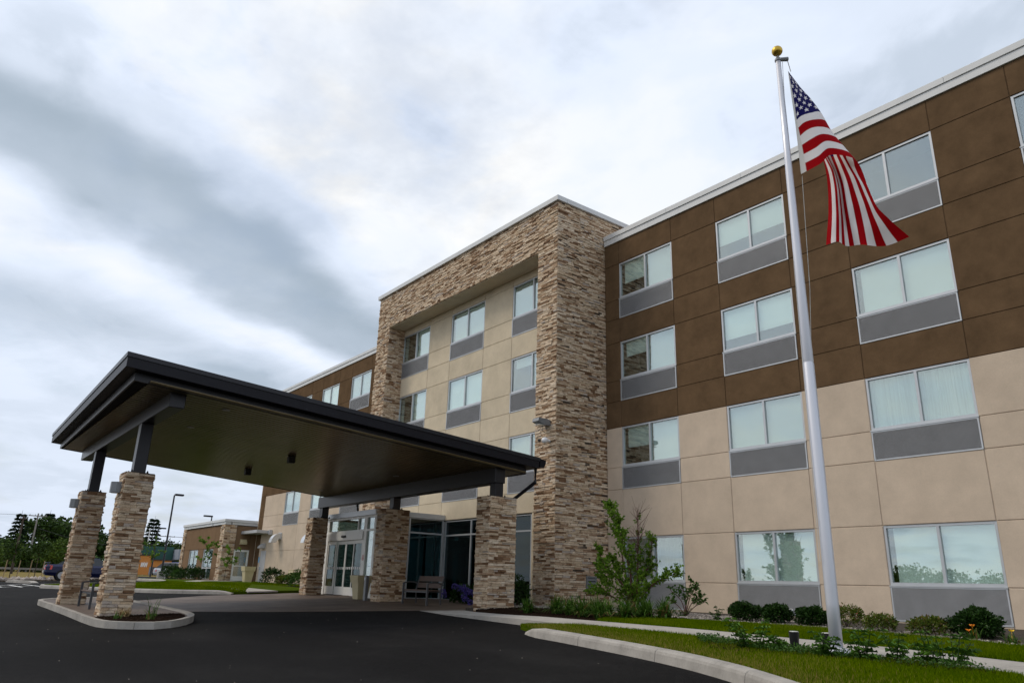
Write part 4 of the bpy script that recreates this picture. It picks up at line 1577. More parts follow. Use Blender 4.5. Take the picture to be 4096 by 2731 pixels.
# beams and posts
OBY0, OBY1 = -13.98, -13.64
m = MB()
m.bbox(-28.45, -17.55, OBY0, OBY1, 3.60, TOPZ(-13.8) - 0.46, b=0.012)
m.build('beam', M['bronze2'], can)
m = MB()
m.bbox(-29.52, -17.36, -5.02, -4.66, 2.84, TOPZ(-4.8) - 0.46, b=0.012)
m.build('beam', M['bronze2'], can)
for (x, y, z0, z1) in ((-20.12, -13.84, PZ_OUT + 0.012, 3.60), (-25.86, -13.84, PZ_OUT + 0.012, 3.60), (-17.53, -4.84, PZ_IN + 0.012, 2.84), (-23.42, -4.84, PZ_IN + 0.012, 2.84), (-29.25, -4.84, PZ_IN + 0.012, 2.84)):
    m = MB()
    m.bbox(x - 0.14, x + 0.14, y - 0.14, y + 0.14, z0 + 0.022, z1, b=0.008)
    po = m.build('post', M['bronze2'], can)
    boxpart('base_plate', M['bronze2'], po, x - 0.21, x + 0.21, y - 0.21, y + 0.21, z0, z0 + 0.02)
    m = MB()
    for (a, b) in ((-1, -1), (1, -1), (1, 1), (-1, 1)):
        m.lathe(x + a * 0.175, y + b * 0.175, [(0.024, z0 + 0.02), (0.024, z0 + 0.05), (0.012, z0 + 0.052), (0.012, z0 + 0.075)], 6)
    m.build('bolts', M['bronze'], po)
# gutter and downspouts at the hotel side
m = MB()
gz = TOPZ(-3.7)
m.prism([(-3.72, gz - 0.02), (-3.50, gz - 0.05), (-3.50, gz - 0.12), (-3.56, gz - 0.27), (-3.72, gz - 0.27)], 'x', -29.15, -16.92)
m.build('gutter', M['bronze'], can, fix=True)
for sx, s in ((-17.28, -1), (-28.8, 1)):
    m = MB()
    m.tube([(sx, -3.6, gz - 0.26), (sx, -3.6, 2.98), (sx + s * 0.75, -3.9, 2.45), (sx + s * 0.75, -3.9, 2.30)], 0.055, 8)
    m.build('downspout', M['bronze2'], can)
# recessed and surface lights in the soffit
for (x, y) in ((-18.0, -12.6), (-20.9, -12.6), (-27.4, -5.9), (-21.6, -5.9)):
    m = MB()
    z = TOPZ(y) - 0.494
    m.lathe(x, y, [(0.085, z - 0.006), (0.10, z - 0.006), (0.10, z + 0.004)], 16)
    m.build('recessed_light', M['louver'], can)
for (x, y) in ((-22.0, -9.3), (-25.8, -9.3)):
    m = MB()
    z = TOPZ(y) - 0.494
    m.bbox(x - 0.10, x + 0.10, y - 0.10, y + 0.10, z - 0.20, z + 0.01, b=0.02)
    m.build('ceiling_light', M['black'], can)

# sconces on the island pillars
for lab, x in (('grey box sconce on the island pillar with dry plants', -20.12), ('grey box sconce on the leftmost island pillar', -25.86)):
    t = thing('wall_sconce', lab, 'light', (x, -14.2, 1.9))
    m = MB()
    m.prism([(x - 0.15, -14.18), (x + 0.15, -14.18), (x + 0.15, -14.28), (x + 0.06, -14.38), (x - 0.06, -14.38), (x - 0.15, -14.28)], 'z', 1.88, 2.13)
    m.build('housing', M['steel'], t, fix=True)
    boxpart('lens', M['lens'], t, x - 0.09, x + 0.09, -14.33, -14.22, 1.872, 1.879)

# ------------------------------------------------------------------ bench, urns, post
def bench(label, x0, x1, yf, off):
    z0 = G((x0 + x1) / 2, yf) + off
    t = thing('bench', label, 'bench', ((x0 + x1) / 2, yf + 0.35, z0))
    for x in (x0, x1):
        zz = G(x, yf) + off
        m = MB()
        m.box(x - 0.022, x + 0.022, yf - 0.028, yf + 0.028, zz, zz + 0.64)
        m.tube([(x, yf, zz + 0.63), (x, yf + 0.2, zz + 0.665), (x, yf + 0.4, zz + 0.655), (x, yf + 0.58, zz + 0.60)], 0.020, 6)
        m.build('armrest', M['bench_metal'], t)
        m = MB()
        m.tube([(x, yf + 0.50, zz), (x, yf + 0.47, zz + 0.4), (x, yf + 0.60, zz + 0.86)], [0.028, 0.028, 0.022], 6)
        m.build('rear_leg', M['bench_metal'], t)
    m = MB()
    m.box(x0, x1, yf + 0.02, yf + 0.06, z0 + 0.36, z0 + 0.405)
    m.box(x0, x1, yf + 0.42, yf + 0.46, z0 + 0.36, z0 + 0.405)
    m.build('seat_frame', M['bench_metal'], t)
    for k in range(3):
        y = yf - 0.01 + k * 0.165
        boxpart('seat_board', M['bench_wood'], t, x0 + 0.03, x1 - 0.03, y, y + 0.155, z0 + 0.408, z0 + 0.445, bevel=0.008)
    for (a, b) in ((0.50, 0.66), (0.70, 0.86)):
        m = MB()
        sh = 0.28
        y0_, y1_ = yf + 0.47 + (a - 0.4) * sh, yf + 0.47 + (b - 0.4) * sh
        m.prism([(y0_, z0 + a), (y0_ + 0.035, z0 + a), (y1_ + 0.035, z0 + b), (y1_, z0 + b)], 'x', x0 + 0.03, x1 - 0.03)
        m.build('back_board', M['bench_wood'], t, fix=True)
    return t


bench('bench with brown boards and metal arms in front of the lobby glass', -22.0, -20.55, -5.10, 0.006)
bench('bench on the kerbed island between two stone pillars', -24.5, -22.9, -13.85, 0.11)


def urn(label, x, y, off, s=1.0):
    z0 = G(x, y) + off
    t = thing('waste_urn', label, 'bin', (x, y, z0))
    m = MB()
    for (r0, za, r1, zb) in ((0.20, 0.0, 0.265, 0.60), (0.30, 0.60, 0.335, 0.86)):
        a = [(x - r0 * s, y - r0 * s, z0 + za * s), (x + r0 * s, y - r0 * s, z0 + za * s), (x + r0 * s, y + r0 * s, z0 + za * s), (x - r0 * s, y + r0 * s, z0 + za * s)]
        b = [(x - r1 * s, y - r1 * s, z0 + zb * s), (x + r1 * s, y - r1 * s, z0 + zb * s), (x + r1 * s, y + r1 * s, z0 + zb * s), (x - r1 * s, y + r1 * s, z0 + zb * s)]
        m2 = MB()
        m2.add(a + b, [(3, 2, 1, 0), (4, 5, 6, 7), (0, 1, 5, 4), (1, 2, 6, 5), (2, 3, 7, 6), (3, 0, 4, 7)])
        m2.build('body' if za == 0 else 'collar', M['urn'], t)
    m = MB()
    m.box(x - 0.27 * s, x + 0.27 * s, y - 0.27 * s, y + 0.27 * s, z0 + 0.861 * s, z0 + 0.868 * s)
    m.build('sand_tray', M['mortar'], t)


urn('tan tapered waste urn beside the glass entrance doors', -25.05, -5.05, 0.006, 0.92)
urn('tan tapered waste urn by the grey service door of the left wing', -48.2, -1.0, 0.1, 1.05)
t = thing('access_post', 'slim grey push-button post between the urn and stone pillar', 'post', (-24.25, -5.25, G(-24.25, -5.25)))
z0 = G(-24.25, -5.25)
boxpart('post', M['steel'], t, -24.32, -24.18, -5.32, -5.20, z0, z0 + 0.80, bevel=0.012)
boxpart('push_button', M['alu'], t, -24.29, -24.21, -5.335, -5.321, z0 + 0.66, z0 + 0.75, bevel=0.004)

# ------------------------------------------------------------------ flag pole and flag
PX, PY = -5.375, -8.537
pz = G(PX, PY) + 0.12
pole = thing('flagpole', 'tall silver flagpole with a gold ball, standing in the mulch bed', 'flagpole', (PX, PY, pz))
ZT = 8.12
m = MB()
prof = [(0.077, pz - 0.1), (0.077, pz + 0.6), (0.0745, 3.06), (0.069, 3.075), (0.069, 3.09), (0.0725, 3.10), (0.0615, 4.7), (0.0505, 6.3), (0.040, ZT)]
m.lathe(PX, PY, prof, 28)
m.build('shaft', M['pole_alu'], pole, smooth=True)
m = MB()
m.lathe(PX, PY, [(0.19, pz + 0.005), (0.185, pz + 0.03), (0.13, pz + 0.07), (0.079, pz + 0.09)], 24)
m.build('base_flash_collar', M['pole_alu'], pole, smooth=True)
m = MB()
m.lathe(PX, PY, [(0.052, ZT), (0.052, ZT + 0.03), (0.028, ZT + 0.07), (0.012, ZT + 0.10), (0.012, ZT + 0.13)], 16)
rv2 = Vector((RV.x, RV.y, 0)).normalized()
m.tube([(PX, PY, ZT + 0.03), (PX + rv2.x * 0.16, PY + rv2.y * 0.16, ZT + 0.045)], [0.03, 0.036], 8)
m.build('truck', M['steel'], pole)
m = MB()
R_ = 0.085
m.lathe(PX, PY, [(max(0.003, R_ * math.sin(t)), ZT + 0.195 - R_ * math.cos(t)) for t in np.linspace(0, math.pi, 15)], 24)
m.build('ball', M['gold'], pole, smooth=True)
HX, HY = PX + rv2.x * 0.15, PY + rv2.y * 0.15
m = MB()
m.tube([(HX, HY, ZT + 0.03), (HX + rv2.x * 0.035, HY + rv2.y * 0.035, 7.93)], 0.007, 5)
m.tube([(HX + rv2.x * 0.04, HY + rv2.y * 0.04, 6.04), (PX + rv2.x * 0.13, PY + rv2.y * 0.13, 4.2), (PX + rv2.x * 0.06 - 0.03, PY + rv2.y * 0.06 - 0.07, 2.4), (PX + rv2.x * 0.03 - 0.04, PY + rv2.y * 0.03 - 0.08, pz + 1.1)], 0.0045, 5)
m.tube([(PX + rv2.x * 0.07, PY + rv2.y * 0.07, ZT + 0.02), (PX - rv2.x * 0.065, PY - rv2.y * 0.065, 4.6), (PX - rv2.x * 0.03 - 0.03, PY - rv2.y * 0.03 - 0.08, pz + 1.1)], 0.004, 5)
m.build('halyard', M['rope'], pole)

# flag: control points read off the photograph, each with its own depth behind the pole plane
nrm = Vector((PX - CAM.x, PY - CAM.y, 0)).normalized()
D0 = (Vector((PX, PY, 0)) - Vector((CAM.x, CAM.y, 0))).dot(nrm)


def flag_pt(zx, zy, dep):
    d = ray(3000 + 0.6376 * zx, 100 + 0.6376 * zy)
    t = (D0 + dep) / d.dot(nrm)
    return CAM + d * t


FT = [0.0, 0.06, 0.12, 0.185, 0.25, 0.38, 0.57, 0.78, 1.0]
FS = [0.0, 0.18, 0.36, 0.54, 0.69, 0.85, 1.0]
FC = [
    [(238, 288, 0), (250, 305, .25), (258, 318, .50), (266, 335, .70), (330, 520, .75), (430, 760, .62), (478, 930, .42), (492, 1150, .34), (477, 1372, .30)],
    [(252, 395, 0), (282, 395, .16), (305, 398, .36), (328, 410, .55), (360, 560, .66), (445, 770, .55), (520, 940, .34), (545, 1150, .26), (548, 1378, .30)],
    [(267, 502, 0), (310, 488, .08), (350, 478, .22), (386, 472, .40), (400, 600, .60), (470, 780, .50), (545, 950, .40), (575, 1150, .36), (590, 1378, .22)],
    [(283, 610, 0), (322, 572, .02), (385, 552, .10), (446, 552, .28), (470, 640, .52), (520, 800, .46), (580, 960, .28), (615, 1160, .20), (655, 1384, .30)],
    [(295, 712, 0), (362, 655, .0), (430, 638, .06), (505, 655, .22), (525, 720, .42), (560, 820, .42), (628, 970, .34), (690, 1160, .30), (735, 1380, .18)],
    [(308, 828, 0), (408, 775, -.03), (480, 730, .03), (576, 750, .16), (598, 790, .32), (610, 850, .34), (690, 990, .22), (770, 1170, .14), (860, 1368, .24)],
    [(320, 936, 0), (440, 872, -.06), (508, 815, .0), (640, 834, .10), (690, 885, .20), (722, 965, .20), (752, 1050, .14), (812, 1165, .06), (998, 1335, .12)],
]
P3 = np.array([[tuple(flag_pt(*c)) for c in row] for row in FC])


def cr_interp(knots, vals, t):
    """Catmull-Rom style (non-uniform tangents) along axis 0"""
    n = len(knots)
    tan = np.zeros_like(vals)
    for i in range(n):
        a, b = max(i - 1, 0), min(i + 1, n - 1)
        tan[i] = (vals[b] - vals[a]) / (knots[b] - knots[a])
    out = []
    for q in t:
        i = min(max(j for j in range(n) if knots[j] <= q + 1e-9), n - 2)
        h = knots[i + 1] - knots[i]
        u = (q - knots[i]) / h
        out.append((2 * u ** 3 - 3 * u ** 2 + 1) * vals[i] + (u ** 3 - 2 * u ** 2 + u) * h * tan[i] + (-2 * u ** 3 + 3 * u ** 2) * vals[i + 1] + (u ** 3 - u ** 2) * h * tan[i + 1])
    return np.array(out)


NT, NS = 330, 195
tt = np.linspace(0, 1, NT)
ss = np.linspace(0, 1, NS)
rows = np.stack([cr_interp(FT, P3[i], tt) for i in range(len(FS))])       # (7, NT, 3)
grid = cr_interp(FS, rows, ss)                                            # (NS, NT, 3)
# fine folds: more towards the fly
nn = np.array(nrm)
for i in range(NS):
    s_ = ss[i]
    w = 0.085 * np.clip((tt - 0.25) / 0.3, 0, 1) * (np.sin(s_ * 14 + tt * 2.2) * 0.7 + np.sin(s_ * 6.1 - tt * 4.0 + 1.0) * 0.5)
    w = w + 0.006 * np.sin(tt * 40 + s_ * 9) * np.clip(tt * 4, 0, 1)
    grid[i] += w[:, None] * nn[None, :]
verts = grid.reshape(-1, 3)
forg = np.array((HX, HY, 6.0))
faces = []
for i in range(NS - 1):
    for j in range(NT - 1):
        a = i * NT + j
        faces.append((a, a + 1, a + NT + 1, a + NT))
me = bpy.data.meshes.new('flag')
me.from_pydata((verts - forg).tolist(), [], faces)
me.polygons.foreach_set('use_smooth', [True] * len(me.polygons))
cols = np.zeros((NS, NT, 4), np.float32)
cols[..., 3] = 1
RED, WHT, BLU, CANV = (0.33, 0.0015, 0.005), (0.78, 0.74, 0.73), (0.009, 0.008, 0.085), (0.70, 0.68, 0.64)
stars = []
HEI, LEN = 1.0, 1.66
CW, CH_ = 0.4, 7 / 13
for r_ in range(9):
    for c_ in range(11):
        if (r_ + c_) % 2 == 0:
            stars.append(((c_ + 1) * CW * LEN / 12, (r_ + 1) * CH_ / 10))
star_pts = []
for k in range(10):
    rr = 0.033 if k % 2 == 0 else 0.033 * 0.382
    an = -math.pi / 2 + k * math.pi / 5
    star_pts.append((rr * math.cos(an), rr * math.sin(an)))
for i, s_ in enumerate(ss):
    k = min(12, int(s_ * 13))
    cols[i, :, :3] = RED if k % 2 == 0 else WHT
    if s_ < CH_:
        cols[i, tt < CW, :3] = BLU
        for (sx, sy) in stars:
            if abs(s_ - sy) < 0.042:
                for j in np.nonzero(np.abs(tt * LEN - sx) < 0.042)[0]:
                    if in_poly(tt[j] * LEN - sx, s_ - sy, star_pts):
                        cols[i, j, :3] = WHT
    cols[i, tt < 0.018, :3] = CANV
ca = me.color_attributes.new('cloth', 'FLOAT_COLOR', 'POINT')
ca.data.foreach_set('color', cols.reshape(-1))
fm, nt, b = new_mat('flag_cloth')
at = nt.nodes.new('ShaderNodeAttribute')
at.attribute_name = 'cloth'
nt.links.new(at.outputs['Color'], b.inputs['Base Color'])
b.inputs['Roughness'].default_value = 0.75
b.inputs['Specular IOR Level'].default_value = 0.05
tr = nt.nodes.new('ShaderNodeBsdfTranslucent')
nt.links.new(at.outputs['Color'], tr.inputs[0])
mx = nt.nodes.new('ShaderNodeMixShader')
mx.inputs[0].default_value = 0.2
nt.links.new(b.outputs[0], mx.inputs[1])
nt.links.new(tr.outputs[0], mx.inputs[2])
nt.links.new(mx.outputs[0], nt.nodes['Material Output'].inputs[0])
me.materials.append(fm)
flag = bpy.data.objects.new('flag', me)
COL.objects.link(flag)
flag.location = forg
tag(flag, 'American flag with stars and stripes drooping from the silver pole', 'flag')

# flood lights at the pole foot
for lab, x, y in (('black ground spotlight left of the flagpole base', -6.03, -8.42), ('black ground spotlight half hidden by leaves at the flagpole', -5.62, -8.33)):
    z0 = G(x, y) + 0.13
    t = thing('ground_spotlight', lab, 'light', (x, y, z0))
    m = MB()
    m.tube([(x, y, z0), (x, y, z0 + 0.05), (x + 0.01, y - 0.01, z0 + 0.21)], [0.05, 0.056, 0.066], 14)
    m.build('housing', M['black'], t)
    m = MB()
    m.tube([(x + 0.0101, y - 0.0101, z0 + 0.211), (x + 0.0102, y - 0.0102, z0 + 0.215)], 0.056, 14)
    m.build('lens', M['lens'], t)

# ------------------------------------------------------------------ vegetation
def leaf(m, p, d, ln, w, r, droop=0.0, up=None):
    """folded diamond leaf from p along unit vector d"""
    d = Vector(d).normalized()
    side = d.cross(up or Vector((U(-1, 1), U(-1, 1), U(0.2, 1)))).normalized()
    if side.length < 0.5:
        side = Vector((1, 0, 0))
    nn_ = side.cross(d).normalized()
    p = Vector(p)
    mid = p + d * ln * 0.45 - nn_ * 0.0
    tip = p + d * ln + Vector((0, 0, -droop * ln))
    m.add([tuple(p), tuple(mid + side * w * 0.5 + nn_ * w * 0.12), tuple(tip), tuple(mid - side * w * 0.5 + nn_ * w * 0.12)], [(0, 1, 2), (0, 2, 3)], r)


def rdir(zmin=-1.0):
    while True:
        v = Vector((U(-1, 1), U(-1, 1), U(zmin, 1)))
        if 0.05 < v.length < 1:
            return v.normalized()


def ball_foliage(m, c, rx, ry, rz, n, ln, w, seed_light=0.0):
    c = Vector(c)
    for _ in range(n):
        d = rdir(-0.5)
        q = U(0.45, 1.0) ** 0.5
        lump = 1 + 0.16 * math.sin(d.x * 7 + c.x * 3) + 0.14 * math.sin(d.y * 8 + d.z * 5 + c.y)
        p = c + Vector((d.x * rx, d.y * ry, d.z * rz)) * q * lump
        dd = (d + rdir() * 0.8).normalized()
        leaf(m, p, dd, ln * U(0.6, 1.2), w * U(0.7, 1.2), min(1, max(0, rnd.random())))


def shrub(name, label, cat, x, y, off, rx, rz, n, mat, ln=0.05, w=0.035, group=None, flowers=None):
    z0 = G(x, y) + off
    t = thing(name, label, cat, (x, y, z0), group)
    m = MB()
    for k in range(4):
        a = U(0, 6.28)
        m.tube([(x, y, z0 - 0.02), (x + 0.4 * rx * math.cos(a), y + 0.4 * rx * math.sin(a), z0 + rz * 0.9)], [0.012, 0.004], 5)
    m.build('stem', M['bark'], t)
    m = MB()
    ball_foliage(m, (x, y, z0 + rz * 0.95), rx, rx, rz, n, ln, w)
    for _ in range(7):
        d = rdir(0.0)
        ball_foliage(m, (x + d.x * rx * U(0.6, 1.0), y + d.y * rx * U(0.6, 1.0), z0 + rz * 0.95 + d.z * rz * U(0.6, 1.15)), rx * 0.36, rx * 0.36, rz * 0.42, n // 9, ln, w)
    m.build('foliage', mat, t)
    if flowers:
        m = MB()
        for _ in range(flowers[1]):
            d = rdir(0.1)
            p = Vector((x + d.x * rx, y + d.y * rx, z0 + rz * 0.95 + d.z * rz))
            for k in range(5):
                leaf(m, p, rdir(0), flowers[2], flowers[2] * 0.6, rnd.random())
        m.build('bloom', flowers[0], t)
    return t


shrub('boxwood', 'dark round boxwood just right of the small pale-leaved plant', 'shrub', -9.81, -4.15, 0.09, 0.27, 0.175, 2600, M['leaf_dark'], 0.05, 0.034, 'boxwoods along the wall')
shrub('boxwood', 'dark boxwood under the middle window, second from the small tree', 'shrub', -9.05, -4.2, 0.09, 0.25, 0.165, 2600, M['leaf_dark'], 0.05, 0.034, 'boxwoods along the wall')
shrub('boxwood', 'wide dark boxwood immediately left of the flagpole', 'shrub', -8.25, -4.25, 0.09, 0.28, 0.16, 2600, M['leaf_dark'], 0.05, 0.034, 'boxwoods along the wall')
shrub('boxwood', 'big dark round boxwood under the right-hand window louver', 'shrub', -5.37, -4.5, 0.09, 0.35, 0.185, 4200, M['leaf_dark'], 0.05, 0.034, 'boxwoods along the wall')
shrub('boxwood', 'dark boxwood cut by the right edge of the picture', 'shrub', -3.9, -4.9, 0.09, 0.29, 0.16, 2200, M['leaf_dark'], 0.05, 0.034, 'boxwoods along the wall')
shrub('spirea_shrub', 'olive spirea with pink buds just right of the flagpole', 'shrub', -7.62, -4.2, 0.09, 0.24, 0.185, 800, M['leaf_olive'], 0.05, 0.026, 'spirea shrubs', (M['pink_flower'], 3, 0.02))
shrub('spirea_shrub', 'olive spirea left of the right-hand window louver', 'shrub', -6.76, -4.7, 0.09, 0.25, 0.145, 800, M['leaf_olive'], 0.05, 0.026, 'spirea shrubs')
shrub('spirea_shrub', 'olive spirea under the right-hand window louver beside the big boxwood', 'shrub', -5.98, -4.7, 0.09, 0.28, 0.135, 900, M['leaf_olive'], 0.05, 0.026, 'spirea shrubs')


def leafy_perennial(label, x, y, off, h, spread, stems, mat, ln=0.12, w=0.055, name='leafy_perennial', group=None):
    z0 = G(x, y) + off
    t = thing(name, label, 'plant', (x, y, z0), group)
    ms, ml = MB(), MB()
    for k in range(stems):
        a = U(0, 6.28)
        r0 = U(0, spread * 0.35)
        bx_, by_ = x + r0 * math.cos(a), y + r0 * math.sin(a)
        hh = h * U(0.5, 1.0)
        tx_, ty_ = bx_ + U(-0.6, 0.6) * spread, by_ + U(-0.6, 0.6) * spread
        ms.tube([(bx_, by_, z0 - 0.02), ((bx_ + tx_) / 2, (by_ + ty_) / 2, z0 + hh * 0.5), (tx_, ty_, z0 + hh)], [0.006, 0.005, 0.003], 5)
        nl = max(4, int(hh / 0.06))
        for i in range(nl):
            q = (i + 0.5) / nl
            p = Vector((bx_ + (tx_ - bx_) * q, by_ + (ty_ - by_) * q, z0 + hh * q))
            for s in (0, 1):
                an = i * 1.57 + s * math.pi + U(-0.4, 0.4)
                d = Vector((math.cos(an), math.sin(an), 0.45 - 0.1 * q))
                l2 = ln * (0.95 - 0.35 * q) * U(0.55, 1.15)
                leaf(ml, p, d, l2, w * (1.1 - 0.5 * q), rnd.random(), 0.45, Vector((0, 0, 1)))
    ms.build('stem', M['leaf_mid'], t)
    ml.build('foliage', mat, t)
    return t


pp = [(-6.40, -8.86, 0.40, 0.26, 8, 'bushy leafy perennial left of the spotlights, tallest at the bed end'), (-6.05, -8.78, 0.22, 0.2, 4, 'low leafy perennial just left of the black spotlight'),
      (-5.27, -8.92, 0.30, 0.2, 6, 'leafy perennial in front of the flagpole base'), (-4.85, -8.82, 0.37, 0.2, 6, 'first leafy perennial to the right of the flagpole'),
      (-4.60, -8.62, 0.34, 0.2, 6, 'second leafy perennial to the right of the flagpole'), (-4.2, -8.62, 0.37, 0.2, 6, 'third leafy perennial to the right of the flagpole'),
      (-3.95, -8.66, 0.37, 0.22, 7, 'rightmost leafy perennial in the flagpole bed')]
for (x, y, h, sp, st_, lab) in pp:
    leafy_perennial(lab, x, y, 0.13, h, sp * U(1.3, 1.8), st_ + 1, M['leaf_perennial'], 0.17, 0.085, group='perennials in the flagpole bed')
leafy_perennial('small broad-leaved plant left of the boxwoods by the gravel', -10.35, -4.35, 0.09, 0.30, 0.35, 7, M['leaf_mid'], 0.11, 0.06)
leafy_perennial('young green plant in front of the second boxwood', -8.95, -4.75, 0.10, 0.22, 0.2, 4, M['leaf_perennial'], 0.09, 0.04)
# creeping ground cover in the flagpole bed
m = MB()
for _ in range(2600):
    while True:
        x, y = U(-7.9, -3.4), U(-9.3, -8.1)
        if in_poly(x, y, MULCH_P) and (math.sin(x * 3.1) + math.sin(y * 7 + x) > -0.1):
            break
    p = (x, y, G(x, y) + 0.135 + U(0.0, 0.07))
    leaf(m, p, rdir(-0.1), U(0.02, 0.05), U(0.012, 0.025), rnd.random())
o = m.build('ground_cover', M['leaf_mid'])
o['kind'] = 'stuff'
o['label'] = 'creeping green ground cover in the flagpole bed'


def strap_clump(name, label, x, y, off, h, n, mat, group=None, cat='plant', width=0.014, flowers=None):
    z0 = G(x, y) + off
    t = thing(name, label, cat, (x, y, z0), group)
    m = MB()
    for _ in range(n):
        a = U(0, 6.28)
        ln = h * U(0.9, 1.7)
        out = U(0.35, 1.25)
        b0 = Vector((x + U(-0.08, 0.08), y + U(-0.08, 0.08), z0 - 0.01))
        dr = Vector((math.cos(a), math.sin(a), 0))
        sd_ = Vector((-dr.y, dr.x, 0))
        r = rnd.random()
        r = r * 0.8 if r < 0.93 else 1.0
        pts = []
        for k in range(5):
            q = k / 4
            hz = ln * out * (q ** 1.5) * 0.62
            vt_ = ln * (q * (1.0 - 0.30 * out) - 0.62 * out * q ** 2.6 * 0.75)
            wd = width * (1 - q ** 2) * U(0.9, 1.1) + 0.0008
            c = b0 + dr * hz + Vector((0, 0, max(vt_, 0.005)))
            pts += [tuple(c - sd_ * wd), tuple(c + sd_ * wd)]
        m.add(pts, [(2 * k, 2 * k + 1, 2 * k + 3, 2 * k + 2) for k in range(4)], r)
    m.build('foliage', mat, t)
    if flowers:
        fm_ = MB()
        for (dx_, dy_, hz) in flowers[1]:
            sp = Vector((x + dx_, y + dy_, z0 + hz))
            fm_.tube([(x, y, z0), tuple(sp)], 0.003, 4)
            for k in range(6):
                an = k * math.pi / 3
                leaf(fm_, sp, Vector((math.cos(an), math.sin(an), 0.8)), 0.055, 0.028, 0.5, 0.1)
        fm_.build('bloom', flowers[0], t)
    return t


words = ['nearest the stone pillar', 'second from the stone pillar', 'third from the stone pillar', 'fourth from the stone pillar', 'fifth from the stone pillar', 'sixth from the stone pillar', 'seventh from the stone pillar', 'last before the open shrub', 'ninth', 'tenth']
lil = [(-14.75, -5.85), (-14.1, -5.5), (-13.5, -5.62), (-12.85, -5.85), (-12.2, -5.95), (-11.65, -5.75), (-11.5, -5.25), (-11.05, -5.2)]
for i, (x, y) in enumerate(lil):
    strap_clump('daylily_clump', 'green daylily clump in the mulch bed, ' + words[i], x, y, 0.10, 0.44 if i else 0.36, 230, M['leaf_lily'], 'daylily clumps in the mulch bed')
for i, (x, y, w_) in enumerate([(-13.75, -4.75, 'behind the second and third'), (-12.9, -5.0, 'in the back row below the small tree'), (-12.0, -4.95, 'in the back row right of the small tree')]):
    strap_clump('daylily_clump', 'green daylily clump ' + w_ + (' clumps of the front row' if i == 0 else ''), x, y, 0.10, 0.38, 120, M['leaf_lily'], 'daylily clumps in the mulch bed')
strap_clump('flowering_daylily', 'daylily with orange blooms in front of the big boxwood', -5.22, -4.95, 0.09, 0.20, 50, M['leaf_lily'], width=0.009, flowers=(M['orange_flower'], [(0.02, -0.05, 0.19), (-0.03, -0.08, 0.12)]))
strap_clump('flowering_daylily', 'daylily with a yellow bloom at the right edge of the gravel', -4.62, -5.2, 0.09, 0.18, 50, M['leaf_lily'], width=0.009, flowers=(M['yellow_flower'], [(0.03, -0.04, 0.16)]))
strap_clump('straw_grass', 'dry straw-coloured plant tuft beside the island pillar', -19.35, -13.75, 0.12, 0.20, 120, attr_mat('straw', [(0, (0.30, 0.20, 0.09)), (1, (0.52, 0.40, 0.20))], 0.8))
for (x, y, lab) in ((-18.8, -14.0, 'thin green grass sprig at the front of the island bed'), (-18.1, -13.5, 'thin green grass sprig at the rounded end of the island'), (-19.2, -13.2, 'tall thin weed behind the straw tuft on the island')):
    strap_clump('grass_sprig', lab, x, y, 0.12, 0.24 if 'tall' not in lab else 0.5, 22, M['leaf_lily'], 'sprigs on the island', width=0.007)


# small multi-stem tree by the tower and the open shrub
def branchy(name, label, stems, twig_n, leaf_n, ln, w, matl, matb, cat, z_leaf_min=0.15, bare=(), group=None):
    base = stems[0][0]
    t = thing(name, label, cat, base, group)
    mb, ml = MB(), MB()
    for si, st_ in enumerate(stems):
        line = smoothline(st_, 5)
        n = len(line)
        r0 = 0.022 if name == 'small_tree' else 0.010
        mb.tube(line, [r0 * (1 - 0.85 * i / n) + 0.002 for i in range(n)], 6)
        tot = sum(math.dist(a, b) for a, b in zip(line[:-1], line[1:]))
        for k in range(int(twig_n * tot)):
            q = U(z_leaf_min, 1.0)
            i = min(n - 2, int(q * (n - 1)))
            p = Vector(line[i]).lerp(Vector(line[i + 1]), q * (n - 1) - i)
            d = rdir(-0.1)
            tang = (Vector(line[i + 1]) - Vector(line[i])).normalized()
            d = (d + tang * 0.9).normalized()
            L = U(0.10, 0.34) * (1.25 - 0.75 * q) * (1.6 if name == 'small_tree' else 0.8)
            e = p + d * L
            mb.tube([tuple(p), tuple(e)], [0.004, 0.0015], 4, cap=False)
            if si in bare and q > 0.45 and rnd.random() < 0.86:
                continue
            for _ in range(leaf_n):
                pp_ = p.lerp(e, U(0.2, 1.05))
                leaf(ml, pp_, (d + rdir() * 1.1), ln * U(0.6, 1.15), w * U(0.7, 1.15), rnd.random(), 0.15)
    for si in bare:
        line = smoothline(stems[si], 5)
        for k in range(34):
            i = int(U(0.45, 0.93) * (len(line) - 1))
            p = Vector(line[i])
            e = p + Vector((U(-0.45, 0.45), U(-0.3, 0.3), U(0.25, 0.8))) * 0.9
            md = p.lerp(e, 0.5) + Vector((U(-0.05, 0.05), 0, U(-0.03, 0.03)))
            mb.tube([tuple(p), tuple(md), tuple(e)], [0.006, 0.004, 0.002], 4, cap=False)
    mb.build('branches', matb, t)
    ml.build('foliage', matl, t)
    return t


bz = G(-13.6, -4.6) + 0.1


def at_px(zx, zy, yplane):
    """world point on the plane y = yplane seen at zoom pixel (2000 + .53 zx, 1900 + .53 zy)"""
    d = ray(2000 + 0.53 * zx, 1900 + 0.53 * zy)
    t = (yplane - CAM.y) / d.y
    return tuple(CAM + d * t)


